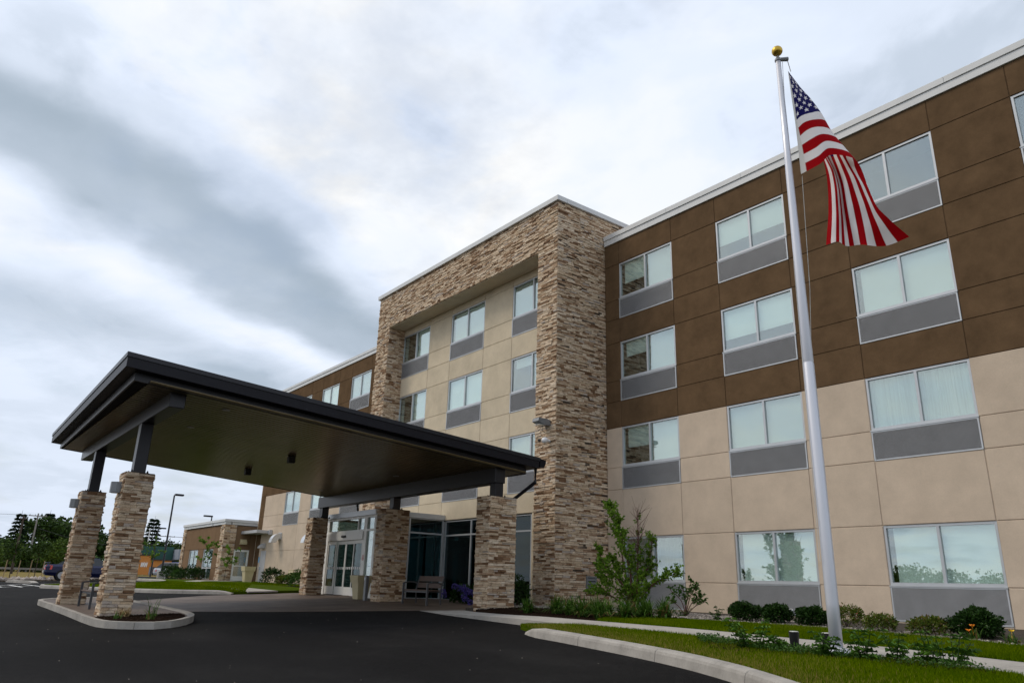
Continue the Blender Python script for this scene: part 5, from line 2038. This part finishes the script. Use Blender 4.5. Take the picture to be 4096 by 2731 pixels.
YT = -3.4
b0 = at_px(1005, 1010, YT)
b0 = (b0[0], b0[1], G(b0[0], b0[1]) + 0.09)
stems = [[b0, at_px(960, 800, YT), at_px(900, 500, YT + .1), at_px(860, 330, YT), at_px(828, 245, YT)],
         [b0, at_px(985, 760, YT - .2), at_px(940, 560, YT - .3), at_px(905, 420, YT - .2), at_px(885, 300, YT - .2)],
         [b0, at_px(930, 830, YT - .3), at_px(800, 700, YT - .5), at_px(745, 570, YT - .5)],
         [b0, at_px(880, 860, YT + .2), at_px(790, 800, YT + .2), at_px(740, 700, YT + .2)],
         [b0, at_px(1035, 860, YT - .1), at_px(1040, 600, YT), at_px(1040, 420, YT), at_px(1035, 260, YT)],
         [b0, at_px(1045, 820, YT + .2), at_px(1120, 680, YT + .3), at_px(1150, 480, YT + .2)],
         [b0, at_px(1090, 890, YT - .2), at_px(1190, 800, YT - .3), at_px(1330, 735, YT - .3)],
         [b0, at_px(860, 920, YT - .3), at_px(760, 890, YT - .5), at_px(670, 890, YT - .5)],
         [b0, at_px(960, 860, YT), at_px(900, 760, YT), at_px(850, 640, YT)]]
branchy('small_tree', 'small leafy multi-stem tree growing between the tower and first window', stems, 30, 16, 0.085, 0.052, M['leaf_bright'], M['redbark'], 'tree', z_leaf_min=0.1, bare=(4,))
YS = -3.9
b1 = at_px(1400, 1075, YS)
b1 = (b1[0], b1[1], G(b1[0], b1[1]) + 0.09)
stems = [[b1, at_px(1410, 950, YS), at_px(1440, 800, YS)], [b1, at_px(1370, 950, YS), at_px(1290, 870, YS)], [b1, at_px(1350, 990, YS), at_px(1275, 930, YS)],
         [b1, at_px(1450, 960, YS), at_px(1520, 920, YS)], [b1, at_px(1470, 990, YS + .1), at_px(1540, 960, YS)], [b1, at_px(1395, 920, YS), at_px(1380, 850, YS - .1)],
         [b1, at_px(1440, 900, YS + .1), at_px(1490, 840, YS)]]
branchy('open_shrub', 'open airy shrub with thin stems right of the small tree', stems, 13, 7, 0.10, 0.05, M['leaf_mid'], M['redbark'], 'shrub', z_leaf_min=0.4)
leafy_perennial('low green plant at the foot of the open shrub', b1[0], b1[1] - 0.1, 0.09, 0.2, 0.3, 6, M['leaf_mid'], 0.09, 0.04)

# hydrangeas behind the bench and dark shrub by the lobby glass
hyd = thing('hydrangea', 'hydrangea with blue-violet blooms between the bench and stone pillar', 'shrub', (-19.8, -3.3, G(-19.8, -3.3)))
m = MB()
for (x, y, s) in ((-20.4, -3.0, 0.36), (-19.7, -3.1, 0.40), (-19.1, -3.1, 0.38), (-21.0, -3.0, 0.34), (-21.9, -2.9, 0.32)):
    ball_foliage(m, (x, y, G(x, y) + s * 0.8), s, s, s * 0.85, 520, 0.13, 0.085)
m.build('foliage', M['leaf_dark'], hyd)
for (zx, zy, yp) in ((835, 1130, -3.5), (880, 1150, -3.45), (965, 1140, -3.6), (940, 1180, -3.55), (985, 1185, -3.65), (1015, 1190, -3.6), (985, 1270, -3.8), (1000, 1330, -3.8), (1060, 1215, -3.6), (1095, 1230, -3.6), (1085, 1380, -3.8), (660, 1210, -3.5), (672, 1262, -3.6)):
    d_ = ray(1600 + 0.2615 * zx, 2050 + 0.2615 * zy)
    x, y, z = CAM + d_ * ((yp - CAM.y) / d_.y)
    m = MB()
    for _ in range(110):
        d = rdir(-0.4)
        leaf(m, Vector((x, y, z)) + d * U(0.065, 0.09), (d + rdir() * 0.8), 0.038, 0.038, rnd.random())
    m.build('bloom', M['blue_flower'], hyd)
shrub('dark_shrub', 'dark shrub in the corner between stone pillar and tower', 'shrub', -18.7, -3.1, 0.0, 0.42, 0.42, 700, M['leaf_dark'], 0.08, 0.05)

# planting by the left wing and annex
ls = [(-42.6, -1.5, 0.62, 0.36, 'leaf_dark', 'dark spreading bush below the wall vent of the left wing'), (-40.3, -1.7, 0.45, 0.25, 'leaf_olive', 'olive bush right of the wall vent'),
      (-36.9, -2.2, 0.7, 0.35, 'leaf_mid', 'green grassy bush left of the shaded stone pillar'), (-34.6, -2.6, 0.7, 0.4, 'leaf_mid', 'green bush touching the shaded stone pillar'),
      (-56.9, -3.0, 0.62, 0.40, 'leaf_dark', 'dark bush at the far left end of the annex'), (-58.6, -3.0, 0.55, 0.45, 'leaf_dark', 'dark bush at the annex corner by the stone pilaster'),
      (-54.0, -2.9, 0.62, 0.40, 'leaf_dark', 'dark bush between the two annex windows'), (-52.6, -2.8, 0.55, 0.36, 'leaf_dark', 'dark bush under the right annex window'),
      (-55.4, -3.2, 0.4, 0.28, 'leaf_mid', 'light green bush below the left annex window')]
for (x, y, rx, rz, mt, lab) in ls:
    shrub('garden_bush', lab, 'shrub', x, y, 0.10, rx, rz, 700, M[mt], 0.11, 0.07, 'bushes by the left wing and annex')


def sapling(label, x, y, h, off=0.1, mat='leaf_bright', spread=0.5, n=9):
    z0 = G(x, y) + off
    st_ = [[(x, y, z0), (x + 0.05, y, z0 + h * 0.4), (x + 0.12, y, z0 + h * 0.7), (x + 0.1, y, z0 + h)]]
    for k in range(n):
        a = U(0, 6.28)
        q = U(0.4, 0.85)
        s0 = (x + 0.08, y, z0 + h * q)
        s1 = (x + spread * math.cos(a), y + spread * math.sin(a), z0 + h * (q + U(0.0, 0.22)))
        st_.append([s0, ((s0[0] + s1[0]) / 2, (s0[1] + s1[1]) / 2, (s0[2] + s1[2]) / 2 + 0.05), s1])
    st_[0][0] = (x, y, z0)
    return branchy('sapling', label, st_, 7, 6, 0.15, 0.10, M[mat], M['bark'], 'tree', z_leaf_min=0.3)


sapling('thin young tree in front of the annex windows', -49.9, -3.2, 2.5, spread=0.7)
sapling('thin young tree before the annex corner pilaster', -45.7, -3.2, 1.95, spread=0.6)
sapling('thin young tree on the lawn by the concrete lamp base', -72.5, -1.0, 3.4, spread=1.0)


# lawns: real blades
def grass(label, poly, n, offf, h=(0.03, 0.06), w=0.007, dry=None, mat='blade'):
    p = sample_poly(poly, n)
    x, y = p[:, 0], p[:, 1]
    z = G_np(x, y) + offf(x, y)
    a = NPR.uniform(0, 6.28, n)
    hh = NPR.uniform(h[0], h[1], n)
    r = NPR.uniform(0, 0.75, n)
    patch = 0.5 + 0.25 * (np.sin(x * 2.3 + 1) + np.sin(y * 3.7 + x * 1.3))
    r = np.minimum(0.8, r * (0.6 + 0.8 * patch))
    if dry is not None:
        dm = NPR.uniform(0, 1, n) < dry(x, y)
        r = np.where(dm, NPR.uniform(0.85, 1.0, n), r)
        hh = np.where(dm, hh * 1.3, hh)
    dx_, dy_ = np.cos(a) * w, np.sin(a) * w
    lx, ly = NPR.uniform(-0.5, 0.5, n) * hh, NPR.uniform(-0.5, 0.5, n) * hh
    v = np.stack([np.stack([x - dx_, y - dy_, z], 1), np.stack([x + dx_, y + dy_, z], 1), np.stack([x + lx, y + ly, z + hh], 1)], 1).reshape(-1, 3)
    raw_mesh('grass', v, np.arange(3 * n).reshape(-1, 3), np.repeat(r, 3), M[mat], label)


def clip_poly(poly, xmin, xmax):
    return [(min(max(x, xmin), xmax), y) for x, y in poly]


def dry_edge(x, y):
    c = np.array(CURB_BACK[:40:2])
    d = np.sqrt(((np.stack([x, y], 1)[:, None, :] - c[None]) ** 2).sum(2)).min(1)
    return 0.55 * np.exp(-d * 2.6)


grass('mown lawn between the kerb and the sidewalk', [p for p in LAWN_A if p[0] < 0.5], 120000, lambda x, y: 0.015 + 0.105 * np.clip((x + 12.9) / 2.0, 0, 1), (0.028, 0.058), 0.0055, dry_edge)
grass('mown lawn strip between the sidewalk and the gravel', [p for p in LAWN_B if p[0] < 0.5], 80000, lambda x, y: 0.115, (0.03, 0.055), 0.006)
grass('mown lawn beside the driveway on the left', [p for p in LAWN_L if p[0] > -47] + [(-47, -1)], 50000, lambda x, y: 0.10, (0.04, 0.08), 0.014)


# gravel pebbles
def pebbles(label, poly, n, off, s=(0.012, 0.030), mat='pebble', name='gravel', cond=None):
    p = sample_poly(poly, n, cond)
    base = np.array([(1, 0, 0), (-1, 0, 0), (0, 1, 0), (0, -1, 0), (0, 0, 1), (0, 0, -1)], float)
    fs = np.array([(0, 2, 4), (2, 1, 4), (1, 3, 4), (3, 0, 4), (2, 0, 5), (1, 2, 5), (3, 1, 5), (0, 3, 5)])
    x, y = p[:, 0], p[:, 1]
    z = G_np(x, y) + off
    r = NPR.uniform(s[0], s[1], n)
    a = NPR.uniform(0, 6.28, n)
    q = r[:, None] * NPR.uniform(0.7, 1.2, (n, 6))
    bx = base[None, :, 0] * np.cos(a)[:, None] - base[None, :, 1] * np.sin(a)[:, None]
    by = base[None, :, 0] * np.sin(a)[:, None] + base[None, :, 1] * np.cos(a)[:, None]
    v = np.stack([x[:, None] + bx * q * 1.3, y[:, None] + by * q, z[:, None] + base[None, :, 2] * q * 0.7 + r[:, None] * 0.3], 2).reshape(-1, 3)
    f = (fs[None] + 6 * np.arange(n)[:, None, None]).reshape(-1, 3)
    raw_mesh(name, v, f, np.repeat(NPR.uniform(0, 1, n), 6), M[mat], label)


pebbles('grey gravel along the foot of the hotel wall', [p for p in GRAVEL if p[0] < -1], 16000, 0.088, cond=lambda x, y: y < -1.2)
pebbles('dark bark mulch chips around the flagpole', MULCH_P, 2600, 0.138, (0.008, 0.02), 'mulch', 'mulch_chips')
pebbles('dark bark mulch chips in the daylily bed', MULCH_A, 4000, 0.103, (0.010, 0.022), 'mulch', 'mulch_chips')
pebbles('dark soil crumbs in the island planting bed', ISL_M, 900, 0.13, (0.008, 0.02), 'mulch', 'mulch_chips')
pebbles('pale specks of litter and grit on the asphalt', [(-20, -20), (-4, -13.5), (-6, -11.2), (-12, -8.8), (-17, -8), (-22, -13)], 60, 0.0, (0.005, 0.011), 'rock', 'asphalt_grit')
pebbles('row of pale riprap rocks beyond the parking lot', [(-66.5, -16), (-62.2, -16), (-62.2, -5.5), (-66.5, -5.5)], 420, 0.0, (0.14, 0.30), 'rock', 'riprap')

# ------------------------------------------------------------------ left background
def polar(ang, D):
    """ang = heading as seen from the camera (deg from +y, negative = left)"""
    a = math.radians(ang)
    return CAM.x + D * math.sin(a), CAM.y + D * math.cos(a)


def crown_mesh(m, c, rx, rz, n, s, lumps=9):
    s *= 1.45
    cs = [(Vector(c), 1.0)]
    for _ in range(lumps):
        d = rdir(-0.6)
        cs.append((Vector(c) + Vector((d.x * rx * 0.62, d.y * rx * 0.62, d.z * rz * 0.62)), U(0.38, 0.6)))
    for _ in range(n):
        cc, k = rnd.choice(cs)
        d = rdir()
        q = U(0.5, 1.0) ** 0.5 * k
        p = cc + Vector((d.x * rx * q, d.y * rx * q, d.z * rz * q))
        lit = 0.35 + 0.4 * d.z + U(-0.3, 0.3)
        leaf(m, p, rdir(), s * U(0.6, 1.3), s * U(0.5, 0.9), min(1, max(0, U(0, 1))))


def broad_tree(label, ang, D, top, width, mat='crown', n=2300, group='trees beyond the field', low=0.12):
    x, y = polar(ang, D)
    z0 = G(x, y) - 0.05
    t = thing('broadleaf_tree', label, 'tree', (x, y, z0), group)
    h = top - z0
    m = MB()
    m.tube([(x, y, z0), (x, y + 0.1, z0 + h * 0.4), (x, y, z0 + h * 0.75)], [h * 0.028, h * 0.02, h * 0.006], 7)
    for k in range(5):
        a = U(0, 6.28)
        m.tube([(x, y, z0 + h * U(0.25, 0.5)), (x + width * 0.3 * math.cos(a), y + width * 0.3 * math.sin(a), z0 + h * U(0.6, 0.8))], [h * 0.01, h * 0.003], 5)
    m.build('trunk', M['bark'], t)
    m = MB()
    crown_mesh(m, (x, y, z0 + h * (0.5 + low * 0.5)), width * 0.5, h * (0.5 - low * 0.5), n, h * 0.055)
    m.build('crown', M[mat], t)


def spruce(label, ang, D, top, width, n=1300, group='trees beyond the field'):
    x, y = polar(ang, D)
    z0 = G(x, y) - 0.05
    t = thing('spruce_tree', label, 'tree', (x, y, z0), group)
    h = top - z0
    m = MB()
    m.tube([(x, y, z0), (x, y, z0 + h)], [h * 0.02, 0.02], 6)
    m.build('trunk', M['bark'], t)
    m = MB()
    tiers = 15
    for k in range(tiers):
        q = k / tiers
        zc = z0 + h * (0.10 + 0.88 * q)
        R = width * 0.5 * (1 - q) ** 0.85 * U(0.75, 1.1) + 0.1
        arms = int(7 + 7 * (1 - q))
        for a_ in range(arms):
            a = a_ * 6.283 / arms + U(-0.2, 0.2)
            L = R * U(0.7, 1.1)
            for j in range(max(3, int(n / tiers / arms))):
                f_ = U(0.15, 1)
                p = (x + L * f_ * math.cos(a), y + L * f_ * math.sin(a), zc - L * f_ * 0.22 + U(-0.1, 0.1))
                leaf(m, p, Vector((math.cos(a + U(-0.7, 0.7)), math.sin(a + U(-0.7, 0.7)), U(-0.45, 0.15))), h * 0.075, h * 0.040, rnd.random())
    m.build('foliage', M['needle'], t)


spruce('dark pointed spruce at the far left edge beside a utility pole', -84.83, 170, 11.1, 6.4)
spruce('dark spruce top rising behind the round crowns left of the pillars', -83.3, 190, 12.9, 7.0)
spruce('tall spruce between the island pillar and the annex', -77.15, 215, 14.8, 8.0)
broad_tree('dark broad tree left of the pointed spruce', -85.9, 185, 7.4, 9)
broad_tree('large dark broadleaf tree behind the grey utility pole', -83.1, 180, 10.8, 13)
broad_tree('dark broadleaf tree just left of the leftmost pillar', -81.9, 182, 10.9, 12)
broad_tree('bright green young tree at the field edge on the left', -85.0, 150, 4.3, 6.5, 'crown_b')
broad_tree('olive rounded tree close to the blue car', -82.2, 140, 5.5, 7.5, 'crown_b')
broad_tree('dark low tree behind the rail on the far left', -86.3, 170, 6.2, 10)
broad_tree('small dark tree under the grey utility pole', -83.6, 150, 4.2, 5.0)
broad_tree('dark tree seen between the two island pillars', -79.7, 190, 9.3, 11)
broad_tree('dark tree close behind the near island pillar', -78.3, 200, 8.4, 11)
broad_tree('green tree beside the annex stone corner', -75.2, 185, 7.0, 9)
for i, (ang, top) in enumerate(((-76.9, 9.4), (-76.3, 9.6), (-75.8, 9.8), (-75.3, 9.4), (-77.6, 9.6))):
    broad_tree('hilltop dark tree above the green-roofed shop, ' + ('leftmost but one', 'middle one', 'second from right', 'rightmost', 'leftmost')[i], ang, 240, top, 10, n=900, group='hilltop trees')
broad_tree('yellowish tree above the green shop roof', -76.6, 200, 6.6, 6, 'crown_b', 900)
# the wood across the street, behind the viewer, that the ground-floor windows mirror
m = MB()
for k in range(26):
    x = -75 + k * 6.2 + U(-1.5, 1.5)
    crown_mesh(m, (x, -130 + U(-5, 5), 2.2), U(4.5, 6.0), U(3.0, 4.4), 1500, 0.42, 8)
o = m.build('far_wood', M['crown_b'])
o['kind'] = 'stuff'
o['label'] = 'low wood across the street'
# hedge mass under the left trees
m = MB()
for k in range(16):
    x, y = polar(-87.2 + k * 0.5, 158 + U(-6, 6))
    crown_mesh(m, (x, y, 1.5), U(2.2, 3.4), U(1.4, 2.6), 230, 0.5, 4)
o = m.build('undergrowth', M['crown'])
o['kind'] = 'stuff'
o['label'] = 'dark undergrowth below the trees on the far left'


def utility_pole(label, ang, D, top, arm=1.2, lean=0.0, mat='woodpole'):
    x, y = polar(ang, D)
    z0 = G(x, y) - 0.1
    t = thing('utility_pole', label, 'utility pole', (x, y, z0), 'utility poles')
    m = MB()
    m.tube([(x, y, z0), (x + lean * 0.2, y + lean, top)], [0.17, 0.11], 8)
    m.build('shaft', M[mat], t)
    m = MB()
    yy = y + lean * 0.95
    m.box(x - 0.06, x + 0.06, yy - arm, yy + arm, top - 0.5, top - 0.35)
    ar = m.build('crossarm', M[mat], t)
    for k in (-0.9, -0.3, 0.3, 0.9):
        m = MB()
        m.lathe(x, yy + k * arm, [(0.03, top - 0.35), (0.06, top - 0.28), (0.03, top - 0.18)], 8)
        m.build('insulator', M['steel'], ar)
    return x, yy, top - 0.35


a1 = utility_pole('grey utility pole with a crossarm before the dark trees', -83.95, 150, 9.5, 1.3)
a2 = utility_pole('thin dark utility pole next to the pointed spruce', -84.7, 120, 7.2, 0.35, mat='bark')
a3 = utility_pole('utility pole crossarm above the green-roofed shop', -76.2, 190, 9.1, 1.6)
wires = MB()


def wire(p, q, sag, r=0.022):
    pts = []
    for k in range(13):
        u = k / 12
        pts.append((p[0] + (q[0] - p[0]) * u, p[1] + (q[1] - p[1]) * u, p[2] + (q[2] - p[2]) * u - sag * 4 * u * (1 - u)))
    wires.tube(pts, r, 4, cap=False)


wire((a1[0], a1[1] - 1.1, a1[2]), (-140, -70, 8.6), 0.6)
wire((a1[0], a1[1] + 1.1, a1[2]), (a3[0], a3[1] - 1.5, a3[2]), 1.6)
wire((a1[0], a1[1] + 0.4, a1[2] - 2.0), (a3[0], a3[1] - 0.5, a3[2] - 1.4), 1.6)
wire((a3[0], a3[1] + 1.5, a3[2]), (-170, 80, 10.5), 1.0)
wire((a3[0], a3[1] + 0.5, a3[2]), (-170, 80, 9.8), 1.2)
wire((a1[0], a1[1], 4.2), (-140, -70, 3.2), 0.3)
wire((a1[0], a1[1], 4.2), (a3[0], a3[1], 4.8), 1.4)
tag(wires.build('power_lines', M['black'], None, origin=(-150, 0, 8)), 'thin power lines strung between the utility poles', 'power line')


def lamp_post(label, ang, D, top, base_h, base_r, arm, mat='bronze2'):
    x, y = polar(ang, D)
    z0 = G(x, y) - 0.02
    t = thing('parking_lamp', label, 'street lamp', (x, y, z0), 'parking lot lamps')
    if base_h:
        m = MB()
        m.lathe(x, y, [(base_r, z0), (base_r, z0 + base_h - 0.03), (base_r - 0.03, z0 + base_h)], 20)
        m.build('concrete_base', M['concrete'], t)
    m = MB()
    m.tube([(x, y, z0 + base_h), (x, y, top)], [0.10, 0.075], 8)
    m.build('shaft', M[mat], t)
    m = MB()
    m.bbox(x - 0.2, x + 0.2, y + 0.02, y + arm, top - 0.02, top + 0.16, b=0.04)
    m.build('lamp_head', M[mat], t)


lamp_post('dark parking lamp on a round concrete base left of the annex', -76.2, 80, 7.5, 0.72, 0.38, 0.85)
lamp_post('smaller dark parking lamp beside the orange shop wall', -76.85, 118, 6.4, 0.0, 0, 1.0)
lamp_post('parking lamp top peeking over the annex roof', -73.59, 100, 7.1, 0.0, 0, -0.9)
t = thing('white_pole', 'plain white flagpole-like mast rising behind the shop', 'pole', (*polar(-77.35, 178), 0.3))
x, y = polar(-77.35, 178)
m = MB()
m.tube([(x, y, 0.2), (x, y, 9.4)], [0.14, 0.09], 8)
m.build('shaft', M['white_part'], t)
m = MB()
m.lathe(x, y, [(0.02, 9.38), (0.14, 9.5), (0.02, 9.64)], 10)
m.build('ball', M['white_part'], t)

# shop beyond the parking lot
sx, sy = polar(-77.5, 165)
shop = thing('shop_building', 'orange and grey shop with a green metal upper storey', 'building', (sx, sy + 4, G(sx, sy)))
gz = G(sx, sy)


def shop_box(name, mat, y0, y1, z0, z1, x0=0.0, x1=3.0, parent=None):
    return boxpart(name, M[mat], parent or shop, sx + x0 - 3, sx + x1, sy + y0, sy + y1, z0, z1)


shop_box('sign_wall', 'orange_wall', -1.6, 0.75, gz, 3.75, 0, 3.2)
shop_box('front_wall', 'orange_wall', 0.75, 4.6, 1.75, 3.0)
shop_box('pier', 'grey_wall', 0.75, 1.35, gz, 1.75)
shop_box('pier', 'grey_wall', 2.8, 3.4, gz, 1.75)
shop_box('roof_edge', 'black', 0.76, 5.4, 3.0, 3.18, 0, 3.3)
shop_box('roof_edge', 'black', -1.7, 0.85, 3.75, 4.0, 0, 3.35)
shop_box('upper_storey', 'teal', -1.5, 2.3, 4.02, 5.6, -4, -1.0)
shop_box('upper_storey', 'teal', 2.3, 5.5, 3.2, 5.65, -4, -0.4)
shop_box('shop_window', 'car_glass', 1.35, 2.8, gz + 0.2, 1.7, 0, 2.8)
shop_box('shop_window', 'car_glass', 3.4, 4.5, gz + 0.2, 1.7, 0, 2.8)
shop_box('blue_door', 'blue_panel', 4.7, 6.2, gz + 0.9, 2.8)
shop_box('side_unit', 'grey_wall', 5.6, 7.4, 3.3, 5.2)
m = MB()
fx = sx + 3.24
for k, (yc, w_) in enumerate(((-0.75, 0.10), (-0.45, 0.12), (-0.12, 0.10), (0.16, 0.08))):
    m.prism([(sy + yc - w_, 1.75 + (k % 2) * 0.12), (sy + yc + w_ * 0.8, 1.62), (sy + yc + w_ + 0.12, 2.55 + 0.1 * (k % 2)), (sy + yc + w_ * 0.2, 2.35), (sy + yc - w_ * 0.4, 2.62)], 'x', fx - 0.03, fx)
m.build('sign_letters', M['white_part'], shop, fix=True)

# guard rail, stakes, cars
gr = thing('guard_rail', 'grey guard rail running along the far road', 'guard rail', (*polar(-84.5, 145), 0.3))
m = MB()
pA, pB = polar(-88, 146), polar(-80.5, 143)
m.add([(pA[0], pA[1], 0.48), (pB[0], pB[1], 0.48), (pB[0], pB[1], 0.78), (pA[0], pA[1], 0.78), (pA[0] - 0.08, pA[1], 0.48), (pB[0] - 0.08, pB[1], 0.48), (pB[0] - 0.08, pB[1], 0.78), (pA[0] - 0.08, pA[1], 0.78)],
      [(0, 1, 2, 3), (7, 6, 5, 4), (3, 2, 6, 7), (0, 4, 5, 1)])
m.build('rail', M['woodpole'], gr)
for k in range(11):
    u = k / 10
    x, y = pA[0] + (pB[0] - pA[0]) * u, pA[1] + (pB[1] - pA[1]) * u
    boxpart('post', M['woodpole'], gr, x - 0.25, x - 0.1, y - 0.07, y + 0.07, G(x, y) - 0.1, 0.72)


def staked(label, ang, D, h):
    x, y = polar(ang, D)
    z0 = G(x, y) - 0.08
    t = thing('staked_sapling', label, 'tree', (x, y, z0), 'staked saplings in the field')
    m = MB()
    m.tube([(x, y, z0), (x, y + 0.03, z0 + h * 0.6), (x, y + 0.06, z0 + h)], [0.035, 0.025, 0.008], 6)
    m.build('trunk', M['bark'], t)
    for s in (-1, 1):
        m = MB()
        m.tube([(x + 0.2, y + s * 0.45, z0 - 0.05), (x + 0.2, y + s * 0.45 + 0.06, z0 + 1.55)], 0.035, 5)
        m.build('stake', M['stake'], t)
    m = MB()
    crown_mesh(m, (x, y, z0 + h * 0.72), h * 0.22, h * 0.30, 420, 0.16, 6)
    m.build('crown', M['crown'], t)


staked('staked sapling nearest the left picture edge', -84.75, 74, 3.6)
staked('staked sapling just left of the blue car', -83.45, 76, 3.7)


def car(label, x, y, heading, paint, spoiler=False, suv=False):
    """heading: direction (radians) the bonnet points to; local u = forward"""
    z0 = G(x, y)
    t = thing('parked_car', label, 'car', (x, y, z0), 'parked cars')
    ca_, sa_ = math.cos(heading), math.sin(heading)

    def W(u, v, z):
        return (x + u * ca_ - v * sa_, y + u * sa_ + v * ca_, z0 + z)

    def loft(secs, name, mat, parent=t):
        """secs: list of (u, [(v,z) half profile bottom->top])"""
        m = MB()
        n = len(secs[0][1])
        for (u, pr) in secs:
            for (v, z) in pr:
                m.v.append(W(u, v, z))
                m.a.append(0)
            for (v, z) in reversed(pr):
                m.v.append(W(u, -v, z))
                m.a.append(0)
        k = 2 * n
        for i in range(len(secs) - 1):
            for j in range(k):
                m.f.append((i * k + j, i * k + (j + 1) % k, (i + 1) * k + (j + 1) % k, (i + 1) * k + j))
        m.f.append(tuple(range(k)))
        m.f.append(tuple(range((len(secs) - 1) * k, len(secs) * k)))
        return m.build(name, mat, parent, fix=True, smooth=False)
    hb = 0.98 if not suv else 1.05
    hr = 1.45 if not suv else 1.70
    body = loft([(-2.42, [(0.70, 0.42), (0.80, 0.55), (0.78, 0.80), (0.70, 0.93)]), (-2.30, [(0.80, 0.30), (0.88, 0.50), (0.88, 0.84), (0.78, hb)]),
                 (-1.2, [(0.84, 0.24), (0.92, 0.48), (0.92, 0.86), (0.82, hb)]), (0.8, [(0.84, 0.24), (0.92, 0.48), (0.91, 0.84), (0.82, hb - 0.03)]),
                 (1.9, [(0.82, 0.26), (0.90, 0.46), (0.87, 0.74), (0.74, 0.84)]), (2.35, [(0.70, 0.34), (0.78, 0.50), (0.74, 0.64), (0.60, 0.70)])], 'body', paint)
    rear = -2.25 if suv else -1.75
    loft([(rear, [(0.76, hb - 0.04), (0.74, hb + 0.02)]), (rear + 0.65, [(0.80, hb - 0.04), (0.58, hr - 0.05)]), (-0.1, [(0.82, hb - 0.04), (0.60, hr)]), (0.55, [(0.82, hb - 0.05), (0.58, hr - 0.08)]), (1.35, [(0.78, hb - 0.10), (0.72, hb - 0.04)])], 'greenhouse', M['car_glass'])
    loft([(rear + 0.60, [(0.56, hr - 0.06), (0.54, hr - 0.015)]), (-0.1, [(0.61, hr - 0.02), (0.56, hr + 0.025)]), (0.6, [(0.58, hr - 0.09), (0.54, hr - 0.04)])], 'roof', paint)
    for (u, s) in ((-1.45, 1), (-1.45, -1), (1.40, 1), (1.40, -1)):
        m = MB()
        cx2, cy2, cz2 = W(u, s * 0.84, 0.33)
        ax = Vector((-sa_, ca_, 0)) * s
        c = Vector((cx2, cy2, cz2))
        m.tube([tuple(c - ax * 0.10), tuple(c + ax * 0.085)], 0.33, 20)
        wh = m.build('wheel', M['tyre'], t)
        m = MB()
        m.tube([tuple(c + ax * 0.086), tuple(c + ax * 0.095)], 0.215, 16)
        m.build('rim', M['rim'], wh)
    for s in (1, -1):
        m = MB()
        a_ = [W(-2.44, s * 0.80, 0.66), W(-2.05, s * 0.925, 0.66), W(-2.02, s * 0.915, 0.90), W(-2.40, s * 0.76, 0.93)]
        b_ = [W(-2.44, s * 0.42, 0.70), W(-2.44, s * 0.80, 0.66), W(-2.40, s * 0.76, 0.93), W(-2.40, s * 0.46, 0.92)]
        m.add(a_ + b_, [(0, 1, 2, 3), (4, 5, 6, 7)])
        m.build('tail_light', M['tail'], t)
    m = MB()
    q = [W(-2.46, -0.45, 0.44), W(-2.46, 0.45, 0.44), W(-2.46, 0.45, 0.60), W(-2.46, -0.45, 0.60)]
    m.add(q, [(0, 1, 2, 3)])
    m.build('number_plate', M['taillens'], t)
    if spoiler:
        loft([(-2.42, [(0.70, 1.06), (0.68, 1.09)]), (-2.18, [(0.74, 1.08), (0.72, 1.12)])], 'spoiler', paint)
        m = MB()
        for s in (1, -1):
            m.tube([W(-2.25, s * 0.55, 0.96), W(-2.3, s * 0.55, 1.08)], 0.03, 5)
        m.build('spoiler_foot', paint, t)
    return t


car('dark blue sedan parked behind the leftmost island pillar', -57.2, -8.4, math.radians(86), M['car_blue'], True)
car('silver car parked behind the annex bushes', -96.0, 7.4, math.radians(60), M['car_silver'], False, True)
